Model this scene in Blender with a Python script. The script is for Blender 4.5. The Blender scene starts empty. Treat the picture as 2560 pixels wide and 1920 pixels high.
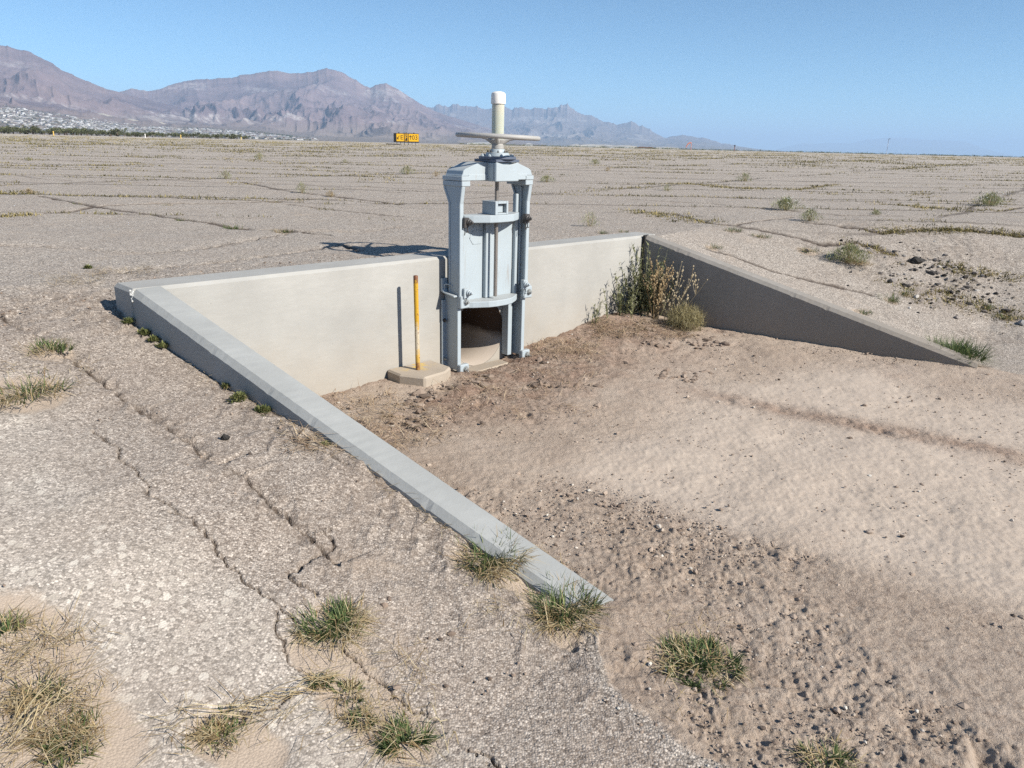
import bpy, bmesh, math, random
import numpy as np
from mathutils import Vector, Matrix
random.seed(7); rng = np.random.default_rng(7)
D = bpy.data; scn = bpy.context.scene; COL = scn.collection
rad = math.radians

# ------------------------------------------------------------------ camera
F_PX, ROLL, H_EYE = 1930.0, rad(1.35), 0.9
PITCH = math.atan((960 - 314 * 2560 / 2212) * math.cos(ROLL) / F_PX)
cp, sp = math.cos(PITCH), math.sin(PITCH)
FW = np.array([0, cp, -sp]); U0 = np.array([0, sp, cp]); R0 = np.array([1., 0, 0])
RT = R0 * math.cos(ROLL) + U0 * math.sin(ROLL); UP = -R0 * math.sin(ROLL) + U0 * math.cos(ROLL)
EYE = np.array([0, 0, H_EYE])
cam = D.cameras.new('camera'); cam.lens = F_PX / 2560 * 36; cam.sensor_width = 36; cam.sensor_fit = 'HORIZONTAL'
cam.clip_start = 0.05; cam.clip_end = 200000
co = D.objects.new('camera', cam); COL.objects.link(co)
m = Matrix.Identity(4)
for i in range(3):
    m[i][0], m[i][1], m[i][2], m[i][3] = RT[i], UP[i], -FW[i], EYE[i]
co.matrix_world = m; scn.camera = co

def ray(x, y):
    d = FW + RT * (x - 1280) / F_PX - UP * (y - 960) / F_PX
    return d
def az_el(x, y):
    d = ray(x, y); return math.atan2(d[0], d[1]), math.atan2(d[2], math.hypot(d[0], d[1]))

# ------------------------------------------------------------------ tags and linking
def tag(o, label=None, cat=None, group=None, kind=None):
    if label: o['label'] = label
    if cat: o['category'] = cat
    if group: o['group'] = group
    if kind: o['kind'] = kind
    return o
def link(name, me, parent=None):
    o = D.objects.new(name, me); COL.objects.link(o)
    if parent: o.parent = parent
    return o
def empty(name, loc, rz=0):
    o = D.objects.new(name, None); COL.objects.link(o); o.location = loc; o.rotation_euler = (0, 0, rz)
    o.empty_display_size = .1
    return o
def np_mesh(name, V, Q, mats, smooth=False, attrs=None, midx=None, uvless=True):
    """quads/tris mesh from numpy arrays"""
    me = D.meshes.new(name); V = np.asarray(V, np.float32); Q = np.asarray(Q, np.int32)
    n = Q.shape[1]
    me.vertices.add(len(V)); me.vertices.foreach_set('co', V.ravel())
    me.loops.add(Q.size); me.loops.foreach_set('vertex_index', Q.ravel())
    me.polygons.add(len(Q)); me.polygons.foreach_set('loop_start', np.arange(0, Q.size, n, dtype=np.int32))
    try: me.polygons.foreach_set('loop_total', np.full(len(Q), n, np.int32))
    except Exception: pass
    me.polygons.foreach_set('use_smooth', np.full(len(Q), smooth, bool))
    for mm in (mats if isinstance(mats, (list, tuple)) else [mats]): me.materials.append(mm)
    if midx is not None: me.polygons.foreach_set('material_index', np.asarray(midx, np.int32))
    me.update(calc_edges=True)
    for k, a in (attrs or {}).items():
        at = me.attributes.new(k, 'FLOAT', 'POINT'); at.data.foreach_set('value', np.asarray(a, np.float32))
    return me

# ------------------------------------------------------------------ noise
def _h(ix, iy, seed):
    h = (ix.astype(np.int64) * 374761393 + iy.astype(np.int64) * 668265263 + seed * 974634777) & 0xffffffff
    h = ((h ^ (h >> 13)) * 1274126177) & 0xffffffff
    return ((h ^ (h >> 16)) & 0xffffff) / float(0xffffff)
def vn(x, y, seed=0):
    x = np.asarray(x, float); y = np.asarray(y, float)
    ix = np.floor(x); iy = np.floor(y); fx = x - ix; fy = y - iy
    fx = fx * fx * fx * (fx * (fx * 6 - 15) + 10); fy = fy * fy * fy * (fy * (fy * 6 - 15) + 10)
    a = _h(ix, iy, seed); b = _h(ix + 1, iy, seed); c = _h(ix, iy + 1, seed); d = _h(ix + 1, iy + 1, seed)
    return (a + (b - a) * fx + (c - a) * fy + (a - b - c + d) * fx * fy) * 2 - 1
def fbm(x, y, oc=4, seed=0, gain=.5):
    s = 0; a = 1.; t = 0
    for i in range(oc):
        s = s + a * vn(x * 2 ** i + 17.3 * i, y * 2 ** i - 9.1 * i, seed + i); t += a; a *= gain
    return s / t
def ridged(x, y, oc=5, seed=0):
    s = 0; a = 1.; t = 0
    for i in range(oc):
        s = s + a * (1 - np.abs(vn(x * 2.03 ** i + 5.1 * i, y * 2.03 ** i + 3.7 * i, seed + i))) ** 2; t += a; a *= .5
    return s / t
def sst(a, b, x):
    t = np.clip((x - a) / (b - a), 0, 1); return t * t * (3 - 2 * t)

# ------------------------------------------------------------------ layout of the outlet structure
A = np.array([-2.36, 4.691, 0.]); B = np.array([1.381, 8.458, 0.])       # front top edge of the headwall
HD = (B - A) / np.linalg.norm(B - A); HN = np.array([HD[1], -HD[0], 0])   # along it / out of it
DL = np.array([.8078, -.5895, 0]); NL = np.array([-.5895, -.8078, 0])     # near wing wall: along / outward
DR = np.array([.8392, -.5439, 0]); NR = np.array([.5439, .8392, 0])       # far wing wall
LEN_L, LEN_R, WT = 3.38, 3.30, .207
GS = 2.91                                                                  # gate centre along the headwall

def coords(x, y):
    ax, ay = x - A[0], y - A[1]; bx, by = x - B[0], y - B[1]
    return (ax * HD[0] + ay * HD[1], ax * HN[0] + ay * HN[1], ax * DL[0] + ay * DL[1], ax * NL[0] + ay * NL[1],
            bx * DR[0] + by * DR[1], bx * NR[0] + by * NR[1])
def is_inside(x, y):
    s, v, tl, ql, tr, qr = coords(x, y)
    return (v > -.15) & (ql < -.1) & (qr < .1)
_tl = np.array([-3, -1, 0, .4, .87, 1.41, 1.65, 2.02, 2.3, 2.62, 3.0, 3.38, 5, 9, 20])
_zl = np.array([0, -.08, -.205, -.315, -.425, -.508, -.535, -.61, -.705, -.79, -.88, -.95, -.98, -1.0, -1.0])
def terrain(x, y):
    x = np.asarray(x, float); y = np.asarray(y, float)
    s, v, tl, ql, tr, qr = coords(x, y); r = np.hypot(x, y)
    plain = .74 * (1 - np.exp(-np.maximum(r - 10, 0) / 60)) - .05 * (1 - sst(9, 13, r))
    wl = np.where(v > -.1, 1. * (ql > -.1), 1 - sst(0, .7, s)) * (1 - sst(8, 30, ql))
    zl = np.interp(tl, _tl, _zl) + .035 * np.clip(ql, 0, 4)
    z = plain + (zl - plain) * wl
    zr = np.interp(tr, [-1, 0, 3.3, 6, 12], [-.03, -.035, -.93, -.95, -.95])
    wr = np.where(v > -.1, 1, sst(5.0, 5.55, s)) * (1 - sst(.25, 2.6 + .75 * np.maximum(tr, 0), qr - WT))
    z = z + (zr - z) * wr * (ql < -.1)
    fl = -.935 - .01 * np.clip(v, 0, 4)
    fl = np.where(qr > -1.2, fl + .045 * sst(-1.2, -.1, qr), fl)
    fl = fl + .11 * np.exp(-((s - 4.75) / .75) ** 2 - (v / .75) ** 2) - .05 * np.exp(-((s - GS) / .42) ** 2 - (v / .4) ** 2) - .06 * np.exp(-((s - GS) / .33) ** 6 - (v / .2) ** 4)
    fl = fl - .03 * np.exp(-((s - 1.2) / .5) ** 2 - (v / .4) ** 2)
    z = np.where(is_inside(x, y), fl, z)
    return z + .034 * np.exp(-((tl - 3.42) / .13) ** 2 - ((ql + .1) / .2) ** 2)
def at(px, py):
    """point where the photo's line of sight meets the ground"""
    d = ray(px, py); t = np.concatenate([np.arange(1.5, 14, .01), np.geomspace(14, 900, 3000)])
    P = EYE[:, None] + d[:, None] * t
    zz = terrain(P[0], P[1]); below = np.nonzero(P[2] <= zz)[0]
    i = below[0] if len(below) else len(t) - 1
    return np.array([P[0][i], P[1][i], zz[i]])

# ------------------------------------------------------------------ materials
def mat(name):
    mt = D.materials.new(name); mt.use_nodes = True; nt = mt.node_tree; nt.nodes.clear()
    out = nt.nodes.new('ShaderNodeOutputMaterial'); bs = nt.nodes.new('ShaderNodeBsdfPrincipled')
    nt.links.new(bs.outputs[0], out.inputs[0]); bs.inputs['Roughness'].default_value = .8
    return mt, nt, bs
class N:
    def __init__(s, nt): s.nt = nt
    def n(s, t, **kw):
        nd = s.nt.nodes.new('ShaderNode' + t)
        for k, v in kw.items():
            if k.startswith('i_'):
                key = k[2:]; key = int(key) if key.isdigit() else key.replace('_', ' ')
                if isinstance(v, bpy.types.NodeSocket): s.nt.links.new(v, nd.inputs[key])
                else: nd.inputs[key].default_value = v
            else: setattr(nd, k, v)
        return nd
    def pos(s): return s.n('NewGeometry').outputs['Position']
    def obj(s): return s.n('TexCoord').outputs['Object']
    def noise(s, vec, scale, detail=4, rough=.55, out=0):
        return s.n('TexNoise', i_Vector=vec, i_Scale=scale, i_Detail=detail, i_Roughness=rough).outputs[out]
    def voro(s, vec, scale, out='Color', **kw): return s.n('TexVoronoi', i_Vector=vec, i_Scale=scale, **kw).outputs[out]
    def ramp(s, fac, stops, interp='LINEAR'):
        r = s.n('ValToRGB', i_Fac=fac); el = r.color_ramp.elements; r.color_ramp.interpolation = interp
        while len(el) < len(stops): el.new(.5)
        for e, (p, c) in zip(el, stops): e.position = p; e.color = (*c, 1) if len(c) == 3 else c
        return r.outputs[0]
    def mix(s, fac, a, b, mode='MIX'):
        nd = s.n('Mix', data_type='RGBA', blend_type=mode, clamp_factor=True)
        for k, v in ((0, fac), (6, a), (7, b)):
            if isinstance(v, bpy.types.NodeSocket): s.nt.links.new(v, nd.inputs[k])
            else: nd.inputs[k].default_value = (*v, 1) if isinstance(v, tuple) and len(v) == 3 else v
        return nd.outputs[2]
    def math(s, op, a, b=0., c=0.):
        nd = s.n('Math', operation=op)
        for k, v in ((0, a), (1, b), (2, c)):
            if isinstance(v, bpy.types.NodeSocket): s.nt.links.new(v, nd.inputs[k])
            else: nd.inputs[k].default_value = v
        return nd.outputs[0]
    def mapr(s, v, a, b, c=0., d=1.):
        return s.n('MapRange', i_0=v, i_1=a, i_2=b, i_3=c, i_4=d).outputs[0]
    def attr(s, name): return s.n('Attribute', attribute_name=name).outputs['Fac']
    def bump(s, h, strength=.5, dist=.01, normal=None):
        b = s.n('Bump', i_Height=h, i_Strength=strength, i_Distance=dist)
        if normal is not None: s.nt.links.new(normal, b.inputs['Normal'])
        return b.outputs[0]
    def scalev(s, vec, sc):
        return s.n('Mapping', i_0=vec, i_3=sc).outputs[0]

def simple(name, col, rough=.6, metal=0., var=.12, scale=12, bump=0., bscale=60):
    mt, nt, bs = mat(name); g = N(nt); p = g.obj()
    f = g.noise(p, scale, 5)
    c = g.mix(f, tuple(x * (1 - var) for x in col), tuple(min(1, x * (1 + var)) for x in col))
    nt.links.new(c, bs.inputs['Base Color']); bs.inputs['Roughness'].default_value = rough; bs.inputs['Metallic'].default_value = metal
    if bump: nt.links.new(g.bump(g.noise(p, bscale, 3), bump, .004), bs.inputs['Normal'])
    return mt

def ground_material():
    mt, nt, bs = mat('weathered chip seal and dirt'); g = N(nt); p = g.pos()
    dirt, crack, coarse, sand, rough = (g.attr(k) for k in ('dirt', 'crack', 'coarse', 'sand', 'rough'))
    # chip seal
    wp = g.n('VectorMath', operation='ADD', i_0=p, i_1=g.n('VectorMath', operation='SCALE', i_0=g.noise(p, 70, 3, .6, out=1), i_3=.007).outputs[0]).outputs[0]
    cell = g.voro(wp, 118); tone = g.n('SeparateColor', i_0=cell).outputs[0]; vd = g.voro(wp, 118, 'Distance')
    fine = g.ramp(tone, [(0, (0.106, 0.0929, 0.0808)), (.14, (0.212, 0.185, 0.16)), (.4, (0.355, 0.311, 0.269)), (.72, (0.456, 0.4, 0.346)), (.9, (0.594, 0.525, 0.456)), (1, (0.742, 0.662, 0.575))])
    fine = g.mix(g.mapr(vd, .55, .8, 0, .55), fine, (0.117, 0.096, 0.0789))
    wq = g.n('VectorMath', operation='ADD', i_0=p, i_1=g.n('VectorMath', operation='SCALE', i_0=g.noise(p, 38, 4, .65, out=1), i_3=.026).outputs[0]).outputs[0]
    ws = g.scalev(wq, (1, .75, 1))
    cellc = g.voro(ws, 31); tonec = g.n('SeparateColor', i_0=cellc).outputs[1]; dd = g.voro(ws, 31, 'Distance')
    stone = g.math('MULTIPLY', g.math('MULTIPLY', g.mapr(tonec, .74, .77), g.mapr(dd, .46, .40)), g.mapr(coarse, 0, 1, .25, 1.))
    stc = g.ramp(g.n('SeparateColor', i_0=cellc).outputs[2], [(0, (.37, .325, .275)), (.5, (.52, .465, .40)), (1, (.64, .585, .51))])
    asph = g.mix(g.math('MULTIPLY', coarse, .22), fine, (0.53, 0.47, 0.404))
    asph = g.mix(stone, asph, stc)
    big = g.noise(p, .35, 5, .6); mid = g.noise(p, 2.2, 5, .65)
    asph = g.mix(g.mapr(mid, .4, .68, 0, .42), asph, g.mix(.55, asph, (0.286, 0.217, 0.169)))
    asph = g.mix(g.math('MULTIPLY', g.mapr(g.noise(p, 1.3, 6, .72), .58, .68, 0, .36), g.mapr(coarse, 0, 1, 1, .5)), asph, (0.456, 0.359, 0.271))
    asph = g.mix(g.math('MULTIPLY', g.mapr(coarse, 1, 0, 0, .5), g.math('MULTIPLY', g.mapr(dirt, 0, .2, 1, 0), g.attr('strip'))), asph, g.mix(.5, asph, (0.244, 0.174, 0.131)))
    asph = g.mix(g.mapr(big, .35, .7, 0, .3), asph, g.mix(.5, asph, (0.456, 0.399, 0.342)))
    asph = g.mix(g.math('MULTIPLY', rough, g.mapr(g.noise(p, 14, 4, .7), .4, .65)), asph, g.mix(.6, asph, (0.143, 0.109, 0.0855)))
    # dirt
    n1 = g.noise(p, 1.1, 6, .62); n2 = g.noise(p, 9, 6, .68); n3 = g.noise(p, 70, 4, .7)
    dcol = g.ramp(n1, [(.3, (.375, .285, .215)), (.48, (.435, .345, .27)), (.6, (.465, .375, .30)), (.75, (.415, .31, .238))])
    dcol = g.mix(g.mapr(n2, .38, .68, .0, .6), dcol, g.mix(.6, dcol, (.27, .19, .145)))
    dcol = g.mix(g.mapr(n3, .42, .7, 0, .5), dcol, (.60, .50, .415))
    dcol = g.mix(g.mapr(g.noise(p, 45, 3, .7), .62, .72, 0, .75), dcol, (.15, .108, .085))
    dcol = g.mix(g.math('MULTIPLY', g.attr('litter'), g.mapr(g.noise(p, 4, 5, .7), .36, .58, .35, 1.)), dcol, g.mix(g.mapr(n3, .38, .62), (.13, .082, .06), (.40, .275, .205)))
    dcol = g.mix(g.math('MULTIPLY', g.attr('clods'), g.mapr(g.noise(p, 26, 5, .75), .5, .66, 0, .75)), dcol, (.2, .145, .112))
    # sandy wash on the outer side of the apron
    dcol = g.mix(g.math('MULTIPLY', g.attr('wash'), .55), dcol, g.mix(g.mapr(n3, .35, .7), (.475, .40, .33), (.54, .46, .385)))
    sandc = g.mix(n2, (.36, .285, .22), (.475, .39, .315))
    jit = g.noise(p, 11, 5, .7)
    dm = g.mapr(g.math('ADD', dirt, g.math('MULTIPLY', g.math('SUBTRACT', jit, .5), .7)), .42, .58)
    sm = g.mapr(g.math('ADD', sand, g.math('MULTIPLY', g.math('SUBTRACT', jit, .5), .9)), .4, .75)
    col = g.mix(dm, asph, dcol); col = g.mix(sm, col, sandc)
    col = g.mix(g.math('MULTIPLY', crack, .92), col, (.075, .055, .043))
    # land beyond the airfield
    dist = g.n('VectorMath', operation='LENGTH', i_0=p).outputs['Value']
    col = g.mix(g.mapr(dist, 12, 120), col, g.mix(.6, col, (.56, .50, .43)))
    scrub = g.ramp(g.noise(p, .02, 6, .7), [(.35, (.3, .25, .19)), (.6, (.21, .19, .135)), (.75, (.36, .31, .25))])
    col = g.mix(g.mapr(dist, 420, 520), col, scrub)
    nt.links.new(col, bs.inputs['Base Color']); bs.inputs['Roughness'].default_value = .92
    bs.inputs['Specular IOR Level'].default_value = .25
    h1 = g.math('ADD', g.math('MULTIPLY', tone, .9), g.math('MULTIPLY', vd, -.9))
    h1 = g.math('ADD', h1, g.math('MULTIPLY', g.noise(p, 150, 2), .5))
    h2 = g.math('ADD', g.math('MULTIPLY', g.noise(p, 26, 8, .78), 1.7), g.math('MULTIPLY', g.noise(p, 140, 3, .7), .9))
    hh = g.n('Mix', data_type='FLOAT'); nt.links.new(dm, hh.inputs[0]); nt.links.new(h1, hh.inputs[2]); nt.links.new(h2, hh.inputs[3])
    st = g.mapr(dist, 4, 40, .95, .5)
    nb = g.n('Bump', i_Height=hh.outputs[0], i_Strength=st, i_Distance=g.math('ADD', g.math('MULTIPLY', g.mapr(dm, 0, 1, g.mapr(coarse, 0, 1, .004, .0022), .0085), g.mapr(g.attr('wash'), 0, 1, 1, .28)), 0))
    nt.links.new(nb.outputs[0], bs.inputs['Normal'])
    return mt

def concrete_material(name, base, stain=True, dark=1.):
    mt, nt, bs = mat(name); g = N(nt); p = g.pos()
    a = g.noise(p, 1.6, 6, .6); b = g.noise(g.scalev(p, (5, 5, 28)), 1.6, 5, .65); c = g.noise(p, 90, 3, .7)
    lo = tuple(x * .86 for x in base); hi = tuple(min(1, x * 1.1) for x in base)
    col = g.mix(g.mapr(a, .3, .7), lo, hi); col = g.mix(g.mapr(b, .35, .75, 0, .4), col, tuple(x * .8 for x in base))
    col = g.mix(g.mapr(g.noise(g.scalev(p, (4, 4, 30)), 4, 4, .7), .63, .72, 0, .35), col, tuple(min(1, x * 1.25) for x in base))
    col = g.mix(g.mapr(c, .7, .78, 0, .5), col, tuple(x * .5 for x in base))
    pit = g.math('MULTIPLY', g.mapr(g.voro(p, 11, 'Distance'), .045, .03), g.mapr(g.noise(p, 3, 2), .5, .55))
    col = g.mix(g.math('MULTIPLY', pit, .7), col, tuple(x * .35 for x in base))
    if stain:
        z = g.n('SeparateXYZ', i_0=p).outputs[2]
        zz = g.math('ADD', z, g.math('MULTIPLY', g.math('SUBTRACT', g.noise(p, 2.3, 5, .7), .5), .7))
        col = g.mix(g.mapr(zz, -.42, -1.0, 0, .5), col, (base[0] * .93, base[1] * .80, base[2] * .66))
    nt.links.new(col, bs.inputs['Base Color']); bs.inputs['Roughness'].default_value = .88
    bs.inputs['Specular IOR Level'].default_value = .3
    h = g.math('ADD', g.math('MULTIPLY', c, .6), g.math('MULTIPLY', g.noise(p, 25, 4, .6), .6))
    nt.links.new(g.bump(h, .28, .006), bs.inputs['Normal'])
    return mt

def paint_material(name, col, chips=(.27, .17, .11), amount=.70):
    mt, nt, bs = mat(name); g = N(nt); p = g.obj()
    a = g.noise(p, 6, 5, .6)
    c = g.mix(a, tuple(x * .9 for x in col), tuple(min(1, x * 1.05) for x in col))
    c = g.mix(g.mapr(g.noise(g.scalev(p, (30, 30, 3)), 1.2, 5, .7), .58, .8, 0, .35), c, tuple(x * .72 for x in col))
    c = g.mix(g.mapr(g.noise(p, 38, 5, .75), amount, amount + .03, 0, .85), c, chips)
    run = g.math('MULTIPLY', g.mapr(g.noise(g.scalev(p, (26, 26, 1.6)), 1.4, 5, .75), .58, .72, 0, .7), g.mapr(g.noise(p, 3.1, 3), .42, .6))
    c = g.mix(run, c, (.25, .17, .115))
    c = g.mix(g.mapr(g.n('SeparateXYZ', i_0=g.n('NewGeometry').outputs['Normal']).outputs[2], .6, .95, 0, .3), c, (.46, .40, .33))
    nt.links.new(c, bs.inputs['Base Color']); bs.inputs['Roughness'].default_value = .55
    h = g.math('ADD', g.noise(p, 70, 3, .6), g.math('MULTIPLY', g.noise(p, 14, 3), .8))
    nt.links.new(g.bump(h, .18, .004), bs.inputs['Normal'])
    return mt

def tinted(name, stops, rough=.75, trans=0.):
    """leaves and blades: colour from a per-blade value"""
    mt, nt, bs = mat(name); g = N(nt)
    c = g.ramp(g.attr('tint'), stops); nt.links.new(c, bs.inputs['Base Color']); bs.inputs['Roughness'].default_value = rough
    bs.inputs['Specular IOR Level'].default_value = .25
    if trans:
        tr = g.n('BsdfTranslucent', i_Color=c); mx = g.n('MixShader', i_0=trans)
        nt.links.new(bs.outputs[0], mx.inputs[1]); nt.links.new(tr.outputs[0], mx.inputs[2])
        out = [n for n in nt.nodes if n.type == 'OUTPUT_MATERIAL'][0]; nt.links.new(mx.outputs[0], out.inputs[0])
    return mt

M_GROUND = ground_material()
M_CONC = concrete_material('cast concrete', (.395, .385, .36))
M_CONC2 = concrete_material('trowelled concrete', (.345, .35, .34), stain=False)
M_CONC3 = concrete_material('shade-deepened darker concrete', (.285, .262, .235), stain=True)  # base darkened to deepen the far wing's shaded face; its top is duller too
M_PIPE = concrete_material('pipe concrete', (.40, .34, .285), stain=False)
def _pipe_shade():
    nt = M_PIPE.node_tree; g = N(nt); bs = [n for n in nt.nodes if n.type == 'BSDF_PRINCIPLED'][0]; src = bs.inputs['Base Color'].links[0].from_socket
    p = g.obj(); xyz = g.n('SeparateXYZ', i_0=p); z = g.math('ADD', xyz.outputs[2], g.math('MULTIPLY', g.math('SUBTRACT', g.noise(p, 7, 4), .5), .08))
    nt.links.new(g.mix(g.mapr(z, -.10, -.04), src, (.055, .035, .025)), bs.inputs['Base Color'])  # shade inside the pipe painted as dark upper wall, pale sediment left below
_pipe_shade()
M_PAD = concrete_material('pad concrete', (.42, .355, .285), stain=False)
M_PAINT = paint_material('pale blue grey paint', (.385, .44, .475))
M_CAST = simple('cast wheel iron', (.37, .36, .345), .62, 0., .14, 9, .35, 90)
M_BLACK = simple('black bronze wedge', (.055, .05, .048), .5, 0, .3, 30, .3, 80)
M_BOLT = simple('galvanised bolt', (.36, .37, .36), .42, .55, .2, 40, .2, 90)
M_STEM = simple('stem steel', (.33, .30, .275), .42, .6, .2, 30)
M_WHITE = simple('white plastic cap', (.80, .765, .72), .45, 0, .03, 8)
M_FILL = simple('black joint filler', (.018, .016, .015), .9)
M_CAULK = simple('white sealant', (.55, .55, .53), .6, 0, .15, 40, .5, 60)
M_DARK = simple('grey lamp housing', (.05, .05, .055), .6)
def tube_material():
    mt, nt, bs = mat('cloudy plastic tube'); g = N(nt); p = g.obj()
    z = g.n('SeparateXYZ', i_0=p).outputs[2]
    c = g.mix(g.noise(g.scalev(p, (12, 12, 2)), 1.5, 4), (.44, .455, .37), (.54, .55, .46))
    c = g.mix(g.mapr(z, 2.10, 2.2, 0, .5), c, (.64, .56, .45))
    nt.links.new(c, bs.inputs['Base Color']); bs.inputs['Roughness'].default_value = .22
    bs.inputs['Subsurface Weight'].default_value = .25; bs.inputs['Subsurface Radius'].default_value = (.03, .03, .02)
    return mt
M_TUBE = tube_material()
def yellow_material():
    mt, nt, bs = mat('chipped yellow paint on rusty pipe'); g = N(nt); p = g.obj()
    z = g.n('SeparateXYZ', i_0=p).outputs[2]
    y = g.mix(g.noise(p, 18, 4), (.47, .26, .015), (.62, .36, .02))
    pale = g.mix(g.noise(p, 30, 4), (.42, .33, .2), (.62, .56, .44))
    rust = g.mix(g.noise(p, 60, 4), (.10, .035, .02), (.25, .10, .045))
    zz = g.math('ADD', z, g.math('MULTIPLY', g.math('SUBTRACT', g.noise(p, 25, 4, .7), .5), .25))
    low = g.math('MULTIPLY', g.mapr(zz, .40, .33), g.mapr(zz, .12, .2, .15, 1))
    c = g.mix(low, y, pale)
    c = g.mix(g.mapr(g.noise(p, 55, 4, .7), .60, .63), c, rust)
    c = g.mix(g.mapr(zz, .71, .75), c, rust)
    c = g.mix(g.mapr(zz, .08, .0), c, rust)
    nt.links.new(c, bs.inputs['Base Color']); bs.inputs['Roughness'].default_value = .55
    nt.links.new(g.bump(g.noise(p, 80, 4), .4, .003), bs.inputs['Normal'])
    return mt
M_YEL = yellow_material()
M_GREEN = tinted('green blades', [(0, (.045, .07, .028)), (.4, (.095, .14, .05)), (.75, (.17, .215, .08)), (1, (.3, .31, .13))], .6, .25)
M_GREYG = tinted('grey green leaves', [(0, (.10, .11, .055)), (.5, (.25, .255, .13)), (1, (.43, .42, .26))], .7, .2)
M_SHRUB = tinted('pale shrub leaves', [(0, (.16, .17, .075)), (.5, (.31, .325, .165)), (1, (.47, .46, .28))], .75, .2)
M_WEED = tinted('weed leaves', [(0, (.07, .085, .03)), (.5, (.15, .17, .06)), (1, (.30, .28, .12))], .7, .2)
M_STRAW = tinted('dry straw', [(0, (.20, .125, .06)), (.5, (.42, .31, .16)), (1, (.63, .53, .34))], .75, .15)
M_OCHRE = tinted('ochre dead stalks', [(0, (.18, .12, .065)), (.5, (.37, .265, .145)), (1, (.5, .39, .24))], .8, .1)
M_SEED = tinted('pale seed heads', [(0, (.3, .23, .13)), (1, (.58, .5, .36))], .85, .1)
M_FLOWER = simple('white flowers', (.75, .75, .7), .7)
M_STONE = tinted('loose clods and stones', [(0, (.1, .075, .06)), (.3, (.24, .18, .14)), (.7, (.38, .3, .24)), (.93, (.45, .37, .3)), (1, (.62, .57, .5))], .92)
M_RUBBLE = tinted('broken asphalt', [(0, (.022, .02, .018)), (.45, (.06, .052, .048)), (.75, (.25, .22, .2)), (1, (.52, .49, .45))], .9)

# ------------------------------------------------------------------ ground sheet
CRACKS = []   # (pixel polyline, width in m, depth in m)
def cr(pts, ox, oy, k, w=.02, dep=.02): CRACKS.append(([(ox + a * k, oy + b * k) for a, b in pts], w, dep))
cr([(0, 230), (90, 290), (210, 350), (430, 490), (600, 620), (690, 690), (950, 890), (1150, 1000), (1280, 1090), (1470, 1260), (1650, 1350), (1900, 1540), (2130, 1760), (2330, 1960)], 0, 700, .3617, .03, .04)
cr([(640, 1040), (800, 1160), (860, 1260), (920, 1330), (1030, 1430), (1020, 1490), (1130, 1550), (1250, 1650)], 0, 700, .3617, .016, .02)
cr([(830, -40), (920, 0), (1000, 50), (1090, 160), (1180, 230), (1300, 340), (1430, 430), (1560, 540)], 0, 1300, .4973, .013, .018)
cr([(1660, 40), (1690, 120), (1520, 210), (1450, 270), (1510, 320), (1590, 365)], 0, 1300, .4973, .02, .03)
cr([(1420, 460), (1430, 640), (1500, 760), (1560, 790), (1400, 920), (1200, 1000), (900, 1090)], 0, 1300, .4973, .014, .015)
cr([(1720, 620), (1800, 720), (1850, 780), (1960, 880), (2110, 960), (2212, 1000)], 0, 1300, .4973, .02, .02)
cr([(420, 1540), (470, 1570), (540, 1620), (620, 1680)], 1000, 1250, .4069, .02, .03)
cr([(540, 1180), (700, 1190), (870, 1270), (1050, 1340), (1200, 1440), (1350, 1510), (1480, 1560), (1700, 1680)], 560, 860, .1808, .018, .022)
cr([(0, 515), (250, 520), (420, 530), (650, 550), (820, 560), (1000, 540), (1170, 525), (1300, 500), (1470, 470), (1650, 440), (1900, 440), (2212, 420), (2500, 415)], 0, 380, .4521, .03, .025)
cr([(560, 670), (700, 665), (850, 640), (1000, 625), (1200, 605), (1450, 575), (1700, 540), (1900, 512), (1990, 545)], 0, 380, .4521, .05, .03)
cr([(220, 245), (400, 280), (520, 300), (700, 325), (870, 350), (1010, 375), (1180, 395), (1240, 410), (1400, 430), (1560, 430), (1830, 460)], 0, 380, .4521, .05, .02)
cr([(0, 355), (200, 345), (400, 325), (520, 300), (880, 285), (1200, 285), (1470, 275), (1650, 262), (1900, 265)], 0, 380, .4521, .05, .02)
cr([(1590, 290), (1860, 320), (2100, 345), (2212, 355)], 0, 380, .4521, .04, .02)
cr([(0, 115), (230, 150), (540, 165), (770, 170), (1090, 172), (1300, 165), (1700, 180), (2000, 210), (2212, 225)], 0, 380, .4521, .04, .015)
cr([(1350, 170), (1550, 210), (1800, 240), (2212, 290)], 0, 380, .4521, .05, .015)
cr([(-60, 90), (300, 92), (550, 115), (900, 125), (1130, 90)], 1600, 420, .434, .09, .02)
cr([(-60, 240), (200, 265), (420, 320), (640, 350), (860, 390), (1040, 440), (1250, 430), (1450, 490)], 1600, 420, .434, .05, .02)
cr([(-60, 180), (400, 205), (790, 240), (1150, 270), (1480, 280)], 1600, 420, .434, .05, .02)
cr([(950, 310), (1370, 370), (1740, 350), (1900, 360), (2250, 395)], 1600, 420, .434, .06, .02)
cr([(1380, 205), (1600, 220), (1800, 240), (2080, 245), (2250, 220)], 1600, 420, .434, .06, .02)
cr([(400, 470), (520, 500), (760, 590), (1000, 650), (1330, 730)], 1600, 420, .434, .035, .015)
cr([(560, 330), (800, 290), (900, 280)], 1600, 420, .434, .03, .015)
cr([(0, 20), (600, 40), (1200, 60), (1700, 75)], 1600, 420, .434, .06, .02)
TUFT_SPOTS = []     # filled below: (x, y, radius) of sandy patches round the grass
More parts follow.
